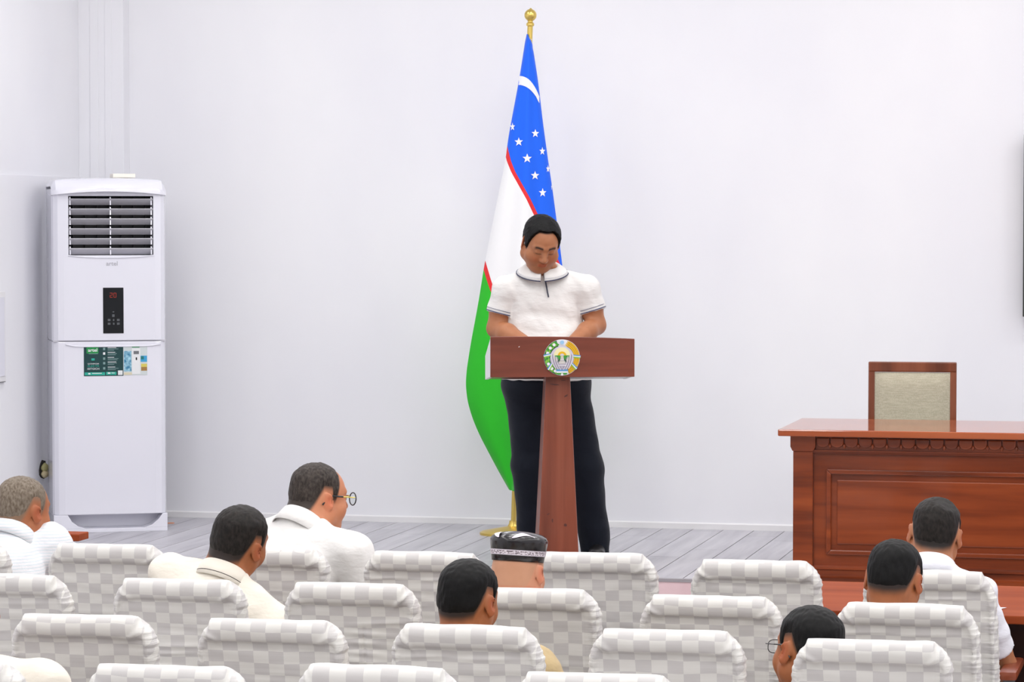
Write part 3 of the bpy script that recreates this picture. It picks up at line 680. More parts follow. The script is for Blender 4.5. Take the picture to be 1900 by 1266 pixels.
# ------------------------------------------------------------------ implicit-surface modelling (numpy)
def axis_pts(lo, hi, h, fine=None):
    """grid coordinates lo..hi with step h, finer inside fine = (a, b, hf)"""
    out = [lo]; x = lo
    while x < hi:
        s = h
        if fine:
            a, b, hf = fine; d = max(a - x, x - b, 0.0); s = min(h, hf + d * .35)
        x += s; out.append(x)
    return np.array(out, np.float32)
class SDF:
    def __init__(s): s.p = []
    def cone(s, a, b, ra, rb, k=.03, op='u', col=None):
        s.p.append(('c', np.array(a, float), np.array(b, float), ra, rb, k, op)); return s
    def ell(s, c, r, R=None, k=.03, op='u'):
        s.p.append(('e', np.array(c, float), np.array(r, float), np.eye(3) if R is None else np.array(R, float), 0, k, op)); return s
    def half(s, pt, n, ctr, rad, op='i', k=0.0):
        s.p.append(('h', np.array(pt, float), np.array(n, float), np.array(ctr, float), rad, k, op)); return s
    def inflate(s, d, kinds='ce'):
        o = SDF()
        for q in s.p:
            if q[0] == 'c': o.p.append((q[0], q[1], q[2], q[3] + d, q[4] + d, q[5], q[6]))
            else: o.p.append((q[0], q[1], q[2] + d, q[3], q[4], q[5], q[6]))
        return o
    def bounds(s, m=.02):
        lo = np.full(3, 9e9); hi = -lo
        for q in s.p:
            if q[6] != 'u': continue
            if q[0] == 'c': r = max(q[3], q[4]); l, h = np.minimum(q[1], q[2]) - r, np.maximum(q[1], q[2]) + r
            elif q[0] == 'e': e = np.abs(q[3]) @ q[2]; l, h = q[1] - e, q[1] + e
            lo = np.minimum(lo, l); hi = np.maximum(hi, h)
        return lo - m, hi + m
    @staticmethod
    def prim(q, X, Y, Z):
        if q[0] == 'c':
            a, b = q[1], q[2]; ab = b - a; L = float(ab @ ab) + 1e-12
            t = np.clip(((X - a[0]) * ab[0] + (Y - a[1]) * ab[1] + (Z - a[2]) * ab[2]) / L, 0, 1)
            return np.sqrt((X - a[0] - t * ab[0]) ** 2 + (Y - a[1] - t * ab[1]) ** 2 + (Z - a[2] - t * ab[2]) ** 2) - (q[3] + (q[4] - q[3]) * t)
        c, r, R = q[1], q[2], q[3]
        dx, dy, dz = X - c[0], Y - c[1], Z - c[2]
        u = (R[0, 0] * dx + R[1, 0] * dy + R[2, 0] * dz) / r[0]; v = (R[0, 1] * dx + R[1, 1] * dy + R[2, 1] * dz) / r[1]; w = (R[0, 2] * dx + R[1, 2] * dy + R[2, 2] * dz) / r[2]
        k0 = np.sqrt(u * u + v * v + w * w) + 1e-9; k1 = np.sqrt((u / r[0]) ** 2 + (v / r[1]) ** 2 + (w / r[2]) ** 2) + 1e-9
        return k0 * (k0 - 1) / k1
    @staticmethod
    def blend(d, e, k, op):
        if op == 'u':
            h = np.maximum(k - np.abs(d - e), 0) / max(k, 1e-6); return np.minimum(d, e) - h * h * k * .25
        e = -e; h = np.maximum(k - np.abs(d - e), 0) / max(k, 1e-6); return np.maximum(d, e) + h * h * k * .25
    def at(s, P):
        P = np.asarray(P, float); d = np.full(len(P), .2)
        for q in s.p: d = s.blend(d, s.prim(q, P[:, 0], P[:, 1], P[:, 2]), q[5], q[6])
        return d
    def field(s, xs, ys, zs, m=.05):
        d = np.full((len(xs), len(ys), len(zs)), .2, np.float32)
        for q in s.p:
            if q[0] == 'c': r = max(q[3], q[4]) + m; lo, hi = np.minimum(q[1], q[2]) - r, np.maximum(q[1], q[2]) + r
            else: e = np.abs(q[3]) @ q[2] + m; lo, hi = q[1] - e, q[1] + e
            i = [np.searchsorted(a, (l, h)) for a, l, h in zip((xs, ys, zs), lo, hi)]
            sl = tuple(slice(max(0, a), b) for a, b in i)
            if any(t.stop - t.start < 1 for t in sl): continue
            e = s.prim(q, xs[sl[0]][:, None, None], ys[sl[1]][None, :, None], zs[sl[2]][None, None, :])
            d[sl] = s.blend(d[sl], e.astype(np.float32), q[5], q[6])
        return d
def surface_nets(d, xs, ys, zs):
    neg = d < 0; nx, ny, nz = d.shape
    cnt = np.zeros((nx - 1, ny - 1, nz - 1), np.int8)
    for a in (0, 1):
        for b in (0, 1):
            for c in (0, 1): cnt += neg[a:nx - 1 + a, b:ny - 1 + b, c:nz - 1 + c]
    I, J, K = np.nonzero((cnt > 0) & (cnt < 8)); n = len(I)
    idx = np.full(cnt.shape, -1, np.int32); idx[I, J, K] = np.arange(n)
    acc = np.zeros((n, 3)); num = np.zeros(n)
    for ax in range(3):
        for p in (0, 1):
            for q in (0, 1):
                o0 = [0, 0, 0]; oth = [t for t in range(3) if t != ax]; o0[oth[0]] = p; o0[oth[1]] = q
                o1 = list(o0); o1[ax] = 1
                da = d[I + o0[0], J + o0[1], K + o0[2]]; db = d[I + o1[0], J + o1[1], K + o1[2]]
                m = (da < 0) != (db < 0); t = np.where(m, da / np.where(m, da - db, 1), 0)
                A = np.stack([xs[I + o0[0]], ys[J + o0[1]], zs[K + o0[2]]], 1); B = np.stack([xs[I + o1[0]], ys[J + o1[1]], zs[K + o1[2]]], 1)
                acc += np.where(m[:, None], A + (B - A) * t[:, None], 0); num += m
    V = acc / num[:, None]
    F = []
    for ax in range(3):
        sl0 = [slice(None)] * 3; sl1 = [slice(None)] * 3; sl0[ax] = slice(0, -1); sl1[ax] = slice(1, None)
        a = neg[tuple(sl0)]; b = neg[tuple(sl1)]
        E = np.stack(np.nonzero(a != b), 1)
        o1, o2 = [(1, 2), (2, 0), (0, 1)][ax]
        lim = np.array(cnt.shape)
        E = E[(E[:, o1] > 0) & (E[:, o2] > 0) & (E[:, o1] < lim[o1]) & (E[:, o2] < lim[o2])]
        s = a[tuple(E.T)]
        def cell(p, q):
            c = E.copy(); c[:, o1] -= p; c[:, o2] -= q; return idx[tuple(c.T)]
        Q = np.stack([cell(1, 1), cell(0, 1), cell(0, 0), cell(1, 0)], 1)
        Q[~s] = Q[~s][:, ::-1]; F.append(Q)
    return V, np.concatenate(F)
def np_mesh(name, V, F, mat=None, smooth=True):
    me = bpy.data.meshes.new(name); me.vertices.add(len(V)); me.vertices.foreach_set('co', np.ascontiguousarray(V, np.float32).ravel())
    me.loops.add(F.size); me.polygons.add(len(F))
    me.loops.foreach_set('vertex_index', F.astype(np.int32).ravel()); me.polygons.foreach_set('loop_start', np.arange(0, F.size, F.shape[1], dtype=np.int32))
    me.update(calc_edges=True); me.validate()
    if smooth: me.polygons.foreach_set('use_smooth', np.ones(len(me.polygons), bool))
    if mat: me.materials.append(mat)
    return me
def vnoise(P, f, seed=0, oct=2):
    """cheap smooth pseudo-noise from rotated sines, about -1..1; f is a 3-vector of frequencies"""
    rs = np.random.RandomState(seed); out = np.zeros(len(P)); P = np.asarray(P) * np.asarray(f); amp = 1.0; tot = 0
    for o in range(oct):
        for q in range(4):
            w = rs.normal(size=3); w /= np.linalg.norm(w); out += amp * np.sin(P @ w * (2 ** o) * 6.28 + rs.uniform(0, 6.28) + 1.7 * np.sin(P @ rs.normal(size=3) * (2 ** o) * 2 + rs.uniform(0, 6)))
        tot += amp * 2.2; amp *= .5
    return out / tot
def vert_normals(V, F):
    n = np.cross(V[F[:, 2]] - V[F[:, 0]], V[F[:, 3]] - V[F[:, 1]]); N = np.zeros_like(V)
    for c in range(4): np.add.at(N, F[:, c], n)
    return N / (np.linalg.norm(N, axis=1, keepdims=True) + 1e-12)

# ------------------------------------------------------------------ covered hall chairs
SQ = .0455                                                        # size of the woven squares
M_COVER = newmat('white_check_cover', (226, 223, 219), .55, .4, sheen=.15)
def cover_material():
    n, l, b = nodes(M_COVER)
    tc = n.new('ShaderNodeTexCoord'); sx = n.new('ShaderNodeSeparateXYZ'); l.new(tc.outputs['Object'], sx.inputs[0])
    def mth(op, a, c=None, v=None):
        m = n.new('ShaderNodeMath'); m.operation = op; l.new(a, m.inputs[0])
        if c is not None: l.new(c, m.inputs[1])
        if v is not None: m.inputs[1].default_value = v
        return m.outputs[0]
    oi = n.new('ShaderNodeObjectInfo'); ph = mth('MULTIPLY', oi.outputs['Random'], v=.045)
    nz = n.new('ShaderNodeTexNoise'); nz.inputs['Scale'].default_value = 5; l.new(tc.outputs['Object'], nz.inputs['Vector'])
    wob = mth('MULTIPLY', nz.outputs[0], v=.02)
    X = mth('ADD', mth('ADD', sx.outputs[0], ph), mth('MULTIPLY', wob, v=.5)); W_ = mth('ADD', mth('ADD', mth('SUBTRACT', sx.outputs[2], sx.outputs[1]), ph), wob)
    fx = mth('FLOOR', mth('DIVIDE', X, v=SQ)); fz = mth('FLOOR', mth('DIVIDE', W_, v=SQ * .93))
    ck = mth('ABSOLUTE', mth('MODULO', mth('ADD', fx, fz), v=2.0))
    mx = n.new('ShaderNodeMix'); mx.data_type = 'RGBA'; l.new(ck, mx.inputs[0]); mx.inputs[6].default_value = lin((219, 217, 213)); mx.inputs[7].default_value = lin((200, 197, 196))
    l.new(mx.outputs[2], b.inputs['Base Color'])
    rg = n.new('ShaderNodeMapRange'); rg.inputs['To Min'].default_value = .6; rg.inputs['To Max'].default_value = .4; l.new(ck, rg.inputs[0]); l.new(rg.outputs[0], b.inputs['Roughness'])
    # fine gathers along the sides and faint horizontal pulls
    mp = n.new('ShaderNodeMapping'); mp.inputs['Scale'].default_value = (5, 5, 90); l.new(tc.outputs['Object'], mp.inputs[0])
    n2 = n.new('ShaderNodeTexNoise'); n2.inputs['Scale'].default_value = 1; n2.inputs['Detail'].default_value = 3; l.new(mp.outputs[0], n2.inputs['Vector'])
    side = n.new('ShaderNodeMapRange'); side.inputs['From Min'].default_value = .175; side.inputs['From Max'].default_value = .21; side.inputs['To Min'].default_value = .12; side.inputs['To Max'].default_value = 1.0
    l.new(mth('ABSOLUTE', sx.outputs[0]), side.inputs[0])
    hgt = mth('MULTIPLY', n2.outputs[0], side.outputs[0])
    bp = n.new('ShaderNodeBump'); bp.inputs['Strength'].default_value = .8; bp.inputs['Distance'].default_value = .006
    l.new(hgt, bp.inputs['Height']); l.new(bp.outputs[0], b.inputs['Normal'])
cover_material()
TOPZ = .98
def back_cover(seed, seam=False):
    h = .0055
    xs = axis_pts(-.26, .26, h); ys = axis_pts(-.10, .17, h); zs = axis_pts(.40, 1.02, h)
    X, Y, Z = xs[:, None, None], ys[None, :, None], zs[None, None, :]
    Yc = Y - (TOPZ - .02 - Z) * .17 + .0                          # leaning plane: the back goes forward as it goes down
    zz = np.clip((TOPZ - Z) / .3, 0, 1.6)
    sz = np.clip((TOPZ - Z) / .085, 0, 1); hw = .193 + .024 * sz * sz * (3 - 2 * sz) + .011 * np.minimum(1, zz)              # half width grows downward
    # rounded outline with big upper corners
    rc = .05; qx = np.abs(X) - (hw - rc); qz = np.abs(Z - (TOPZ + .38) / 2) - ((TOPZ - .38) / 2 - rc)
    o2 = np.sqrt(np.maximum(qx, 0) ** 2 + np.maximum(qz, 0) ** 2) + np.minimum(np.maximum(qx, qz), 0) - rc
    rs = np.random.RandomState(seed)
    crown = .003 * np.sin(X * 9 + rs.uniform(0, 6)) + .0015 * np.sin(X * 23 + rs.uniform(0, 6)); o2 = o2 + crown * (Z > .9)
    th = .047; re = .032
    d2 = np.abs(Yc) - (th - re); e2 = o2 + re
    d = np.sqrt(np.maximum(d2, 0) ** 2 + np.maximum(e2, 0) ** 2) + np.minimum(np.maximum(d2, e2), 0) - re
    # top roll overhanging the rear panel
    roll_z = TOPZ - .034; yr = -.022
    rl = np.sqrt((Yc - yr) ** 2 + ((Z - roll_z) * .9) ** 2) - .034
    rl = np.maximum(rl, np.abs(X) - .175); kk = .018
    hh = np.maximum(kk - np.abs(d - rl), 0) / kk; d = np.minimum(d, rl) - hh * hh * kk * .25
    # recessed rear panel inside a soft rim
    ins = np.clip((-(o2) - .020) / .008, 0, 1); ins = ins * ins * (3 - 2 * ins)
    rear = np.clip((-Yc - .01) / .015, 0, 1)
    below = np.clip((TOPZ - .056 - Z) / .006, 0, 1)
    d = d + .007 * ins * rear * below
    d = np.broadcast_to(d, (len(xs), len(ys), len(zs))).astype(np.float32)
    V, F = surface_nets(d, xs, ys, zs); N = vert_normals(V, F)
    w = .0022 * vnoise(V, (2.0, 4, 14), seed + 5, 2) * np.clip((.95 - V[:, 2]) / .1, .3, 1) + .0012 * vnoise(V, (5, 7, 7), seed + 9, 2) * (V[:, 2] > .90)
    g = np.clip((np.abs(V[:, 0]) - .18) / .03, 0, 1); w = w + .0012 * g * np.sin(V[:, 2] * 330 + 2 * np.sin(V[:, 2] * 40) + seed) * np.clip((.965 - V[:, 2]) / .03, 0, 1)
    for q in range(5):                                            # tension pulls: short horizontal ridges
        z0 = rs.uniform(.55, .9); x0 = rs.uniform(-.15, .15); w += .003 * np.exp(-((V[:, 2] - z0 - .05 * (V[:, 0] - x0)) / .006) ** 2 - ((V[:, 0] - x0) / .08) ** 2) * (N[:, 1] < -.5)
    for sgn in (-1, 1):                                           # tucks at the upper corners
        for q in range(2):
            a = rs.uniform(.3, 1.0); cx, cz = sgn * .165, TOPZ - .05; t = (V[:, 0] - cx) * sgn * math.cos(a) + (V[:, 2] - cz) * math.sin(a); u = -(V[:, 0] - cx) * sgn * math.sin(a) + (V[:, 2] - cz) * math.cos(a)
            w += .003 * np.exp(-(u / .006) ** 2 - ((t - .01) / .035) ** 2)
    if seam:
        sx = V[:, 0] - .045; m = np.clip((.86 - V[:, 2]) / .03, 0, 1) * (N[:, 1] < -.5)
        w += m * (-.004 * np.exp(-(sx / .004) ** 2) + .0028 * np.exp(-(np.abs(sx) / .05)) * np.sin(V[:, 2] * 200 + sx * 10))
    V = V + N * w[:, None]
    return np_mesh('back_cover', V, F, M_COVER)
covers = [back_cover(s, s == 3) for s in (1, 2, 3, 4)]
M_SEATC = M_COVER
M_ARM = woodmat('chair_arm_wood', (110, 46, 24), (134, 62, 36), (150, 78, 48), 'y', .35, .3); M_LEGC = newmat('chair_leg_steel', (120, 120, 124), .35, metal=.6)
seat_me = MB().box((-.21, .09, .40), (.21, .53, .475)).mesh('seat', M_SEATC, True, bevel=.03, segs=3)
skirt_me = MB().box((-.205, .10, .31), (.205, .525, .41)).mesh('seat_pan', M_SEATC, bevel=.01)
arm_me = MB().box((-.03, .10, .60), (.03, .46, .632)).mesh('armrest', M_ARM, True, bevel=.012)
post_me = MB().box((-.018, .13, .0), (.018, .20, .60)).box((-.02, .05, 0), (.02, .38, .02)).mesh('support', M_LEGC, bevel=.003)
leg_me = MB().box((-.018, -.018, 0), (.018, .018, .32)).mesh('leg', M_LEGC, bevel=.002)
def chair_proto(cover):
    t = thing('hall_chair', 'hall chair', 'chair')
    link('back_cover', cover, t); link('seat', seat_me, t); link('seat_pan', skirt_me, t)
    for sx in (-1, 1):
        a = link('armrest', arm_me, t); a.location = (sx * .252, 0, 0); b = link('arm_support', post_me, t); b.location = (sx * .252, 0, 0)
        l_ = link('leg', leg_me, t); l_.location = (sx * .15, .46, 0); l2 = link('leg', leg_me, t); l2.location = (sx * .15, .16, 0)
    return t
protos = [chair_proto(c) for c in covers]; used = [False] * len(protos)
ROW_Y = [10.24, 9.34, 8.44, 7.54]
def rowx(px, py, Y): return atY(px, py, Y).x
G = 'white-covered hall chairs'
CH = [  # row, centre px, top px, cover variant, label
    (0, -92, 1006, 1, 'white-covered hall chair of the far row cut by the left edge'),
    (0, 200, 1011, 0, 'white-covered hall chair in front of the air conditioner, far row'),
    (0, 496, 1017, 1, 'white-covered chair of the far row behind the man in round glasses'),
    (0, 790, 1026, 3, 'white-covered chair of the far row above and left of the skullcap'),
    (0, 1101, 1027, 0, 'white-covered chair of the far row right of the skullcap, below the lectern'),
    (0, 1402, 1041, 1, 'white-covered chair of the far row by the left corner of the stage desk'),
    (0, 1725, 1060, 3, 'white-covered far-row chair of the man seated nearest the stage desk'),
    (1, 12, 1067, 3, 'white-covered chair of the second row at the left frame edge'),
    (1, 332, 1076, 1, 'white-covered second-row chair behind the man in the dark-piped collar'),
    (1, 652, 1084, 2, 'white-covered second-row chair with a puckered vertical seam in its back'),
    (1, 985, 1093, 0, 'white-covered second-row chair of the man in the black skullcap'),
    (1, 1318, 1107, 1, 'white-covered second-row chair left of the man in glasses at the right'),
    (1, 1682, 1122, 3, 'white-covered second-row chair behind the man with the bowed dark head'),
    (2, 155, 1142, 0, 'leftmost full white-covered chair of the third row'),
    (2, 503, 1151, 1, 'second full white-covered chair of the third row from the left'),
    (2, 867, 1162, 3, 'white-covered third-row chair of the man with the khaki sleeve'),
    (2, 1237, 1170, 0, 'white-covered third-row chair to the right of the khaki sleeve'),
    (2, 1617, 1189, 1, 'rightmost white-covered chair of the third row, nearest the camera at right'),
    (3, -98, 1228, 0, 'white-covered chair of the nearest row cut by the bottom left corner'),
    (3, 308, 1236, 1, 'white-covered nearest-row chair at the bottom edge, second from the left'),
    (3, 703, 1237, 3, 'white-covered nearest-row chair at the bottom edge, left of centre'),
    (3, 1108, 1251, 0, 'white-covered nearest-row chair barely showing at the bottom centre'),
]
random.seed(11)
CHAIR = {}
for row, px, py, var, lab in CH:
    Y = ROW_Y[row]; p = atY(px, py, Y); hz = p.z
    # keep the modelled height; small differences go into a few millimetres of distance
    k = max(-.02, min(.02, hz - TOPZ)); 
    o = protos[var] if not used[var] else copy_tree(protos[var]); used[var] = True
    o.location = (p.x, Y, 0); o.scale = (1, 1, 1 + k / TOPZ); o.rotation_euler = (0, 0, random.uniform(-.012, .012))
    tag(o, lab, 'chair', G); CHAIR[(row, px)] = o
# ------------------------------------------------------------------ people
def rot(yaw=0, pitch=0, roll=0):
    """columns: right, forward, up. yaw>0 turns to the left, pitch>0 looks down, roll>0 tilts to its right"""
    Rz = np.array([[math.cos(yaw), -math.sin(yaw), 0], [math.sin(yaw), math.cos(yaw), 0], [0, 0, 1]])
    Rx = np.array([[1, 0, 0], [0, math.cos(-pitch), -math.sin(-pitch)], [0, math.sin(-pitch), math.cos(-pitch)]])
    Ry = np.array([[math.cos(roll), 0, math.sin(roll)], [0, 1, 0], [-math.sin(roll), 0, math.cos(roll)]])
    return Rz @ Rx @ Ry
def unit(v): v = np.asarray(v, float); return v / (np.linalg.norm(v) + 1e-12)
def head_sdf(S, c, R, s=1.0, face=1.0, jowl=0.0, eyes_down=True):
    c = np.asarray(c, float)
    def P(x, y, z): return c + R @ (np.array([x, y, z]) * s)
    def E(x, y, z, a, b, d, k=.02, op='u', Q=None): S.ell(P(x, y, z), np.array([a, b, d]) * s, R if Q is None else R @ Q, k * s, op)
    def Cn(a, b, ra, rb, k=.012, op='u'): S.cone(P(*a), P(*b), ra * s, rb * s, k * s, op)
    E(0, -.014, .036, .077, .097, .082, .02)                       # cranium
    E(0, -.045, -.012, .066, .058, .062, .03)                      # back of the head
    E(0, .028, .004, .067, .066, .085, .03)                        # face
    E(0, .032, -.055, .056 + .012 * jowl, .056, .052, .03)         # jaw
    E(0, .066, -.094, .026, .020, .019, .025)                      # chin
    if jowl: E(0, .03, -.098, .052, .05, .03, .03)
    for q in (-1, 1):
        E(q * .040, .053, -.032, .029 + .006 * jowl, .029, .034, .02)            # cheek
        E(q * .058, .0, -.052, .02 + .008 * jowl, .03, .035, .02)                # jaw corner
        Cn((q * .012, .0905, .029), (q * .046, .074, .030), .0085, .007, .014)   # brow
        S.ell(P(q * .035, .0985, .011), np.array([.016, .0085, .010]) * s, R, .014 * s, 's')
        E(q * .031, .0765, .008, .0170, .0130, .0118, .009)                      # lidded eye
        E(q * .0125, .0965, -.031, .0085, .010, .008, .007)                      # nostril wing
        Q = rot(-q * .42, 0, 0) @ rot(0, -.2, 0)
        E(q * .0845, -.016, -.004, .0055, .0205, .032, .006, 'u', Q)             # ear
        E(q * .081, -.008, -.026, .006, .011, .013, .006)                        # lobe
        S.ell(P(q * .0935, -.008, -.002), np.array([.0065, .012, .019]) * s, R @ Q, .004 * s, 's')
    Cn((0, .088, .016), (0, .110, -.024), .0085, .0125, .014)      # nose
    Cn((-.016, .0865, -.0565), (.016, .0865, -.0565), .0062, .0062, .006); Cn((0, .089, -.0565), (0, .0895, -.0565), .0072, .0072, .006)
    Cn((-.013, .085, -.067), (.013, .085, -.067), .0072, .0072, .006)
    Cn((-.02, .0965, -.0618), (.02, .0965, -.0618), .0022, .0022, .004, 's')
    return P
def hand_sdf(S, w, d, n, side, curl=.7, s=1.0):
    """wrist point, finger direction, back-of-hand normal, side = direction of the thumb"""
    d = unit(d); n = unit(n - d * (n @ d)); t = np.cross(d, n); t = t * (1 if t @ side > 0 else -1)
    S.ell(w + d * .045 * s, np.array([.04, .05, .016]) * s, np.stack([t, d, n], 1), .02)
    for q, (o, L) in enumerate(((.028, .072), (.010, .080), (-.009, .074), (-.027, .058))):
        b = w + d * .082 * s + t * o * s; m = b + (d * math.cos(curl * .5) - n * math.sin(curl * .5)) * L * .5 * s
        e = m + (d * math.cos(curl * 1.4) - n * math.sin(curl * 1.4)) * L * .5 * s
        S.cone(b, m, .0095 * s, .0085 * s, .008); S.cone(m, e, .0085 * s, .0072 * s, .004)
    b = w + d * .022 * s + t * .028 * s; m = b + (d * .55 + t * .75 - n * .3) * .04 * s; e = m + (d * .9 + t * .15 - n * .35) * .032 * s
    S.cone(b, m, .0125 * s, .0105 * s, .012); S.cone(m, e, .0105 * s, .0085 * s, .004)

def skin_material(name, c, hairc, rough=.45):
    m = newmat(name, c, rough, .35); n, l, b = nodes(m)
    at_ = n.new('ShaderNodeAttribute'); at_.attribute_name = 'scalp'; ar = n.new('ShaderNodeAttribute'); ar.attribute_name = 'flush'; ad = n.new('ShaderNodeAttribute'); ad.attribute_name = 'dark'
    tx = n.new('ShaderNodeTexNoise'); tx.inputs['Scale'].default_value = 22; tx.inputs['Detail'].default_value = 3
    tc = n.new('ShaderNodeTexCoord'); l.new(tc.outputs['Object'], tx.inputs['Vector'])
    def mix(f, a, c2):
        x = n.new('ShaderNodeMix'); x.data_type = 'RGBA'
        if isinstance(f, float): x.inputs[0].default_value = f
        else: l.new(f, x.inputs[0])
        if isinstance(a, tuple): x.inputs[6].default_value = a
        else: l.new(a, x.inputs[6])
        if isinstance(c2, tuple): x.inputs[7].default_value = c2
        else: l.new(c2, x.inputs[7])
        return x.outputs[2]
    c1 = tuple(max(0, v - 12) for v in c); c2 = tuple(min(255, v + 10) for v in c)
    o = mix(tx.outputs[0], lin(c1), lin(c2))
    o = mix(ar.outputs['Fac'], o, lin((min(255, c[0] + 4), int(c[1] * .72), int(c[2] * .66))))
    o = mix(at_.outputs['Fac'], o, lin(hairc)); o = mix(ad.outputs['Fac'], o, lin((34, 22, 18)))
    l.new(o, b.inputs['Base Color']); b.inputs['Subsurface Weight'].default_value = .06; b.inputs['Subsurface Radius'].default_value = (.01, .004, .002)
    return m
def hair_material(name, c1, c2, rough=.5):
    m = newmat(name, c1, rough, .16); noise_mix(m, c1, c2, (130, 130, 60), 4, .3, .75); n, l, b = nodes(m)
    tc = n.new('ShaderNodeTexCoord'); mp = n.new('ShaderNodeMapping'); mp.inputs['Scale'].default_value = (500, 500, 220)
    tx = n.new('ShaderNodeTexNoise'); tx.inputs['Scale'].default_value = 1; tx.inputs['Detail'].default_value = 3
    bp = n.new('ShaderNodeBump'); bp.inputs['Strength'].default_value = .45; bp.inputs['Distance'].default_value = .002
    l.new(tc.outputs['Object'], mp.inputs[0]); l.new(mp.outputs[0], tx.inputs['Vector']); l.new(tx.outputs[0], bp.inputs['Height']); l.new(bp.outputs[0], b.inputs['Normal'])
    return m
def cloth_material(name, c, stripes=None, rough=.8, bump=.6):
    m = newmat(name, c, rough, .25, sheen=.1); n, l, b = nodes(m)
    add_bump(m, (7, 7, 15), bump, .02, 4)
    if stripes:
        tc = n.new('ShaderNodeTexCoord'); sp = n.new('ShaderNodeSeparateXYZ'); l.new(tc.outputs['Object'], sp.inputs[0])
        md = n.new('ShaderNodeMath'); md.operation = 'PINGPONG'; md.inputs[1].default_value = stripes[1]; l.new(sp.outputs[2], md.inputs[0])
        gt = n.new('ShaderNodeMath'); gt.operation = 'GREATER_THAN'; gt.inputs[1].default_value = stripes[1] * .72; l.new(md.outputs[0], gt.inputs[0])
        mx = n.new('ShaderNodeMix'); mx.data_type = 'RGBA'; l.new(gt.outputs[0], mx.inputs[0]); mx.inputs[6].default_value = lin(c); mx.inputs[7].default_value = lin(stripes[0]); l.new(mx.outputs[2], b.inputs['Base Color'])
    return m
# hairline heights (head frame) by azimuth, 0 = front, 180 = back
HL_FULL = [(0, .078), (25, .076), (42, .066), (55, .05), (66, .022), (74, -.012), (82, -.012), (88, .03), (112, .034), (124, .0), (140, -.05), (160, -.062), (180, -.066)]
HL_SPK = [(0, .099), (20, .099), (34, .097), (44, .086), (52, .064), (60, .026), (68, -.008), (82, -.012), (88, .03), (112, .034), (124, .0), (140, -.05), (160, -.062), (180, -.066)]
HL_REC = [(0, .096), (25, .094), (42, .086), (55, .07), (66, .03), (74, -.012), (82, -.012), (88, .03), (112, .034), (124, .0), (140, -.05), (160, -.062), (180, -.066)]
def hairline(tab, q):
    az = np.degrees(np.abs(np.arctan2(q[:, 0], q[:, 1]))); return np.interp(az, [a for a, _ in tab], [b for _, b in tab])
def smoothstep(x): x = np.clip(x, 0, 1); return x * x * (3 - 2 * x)

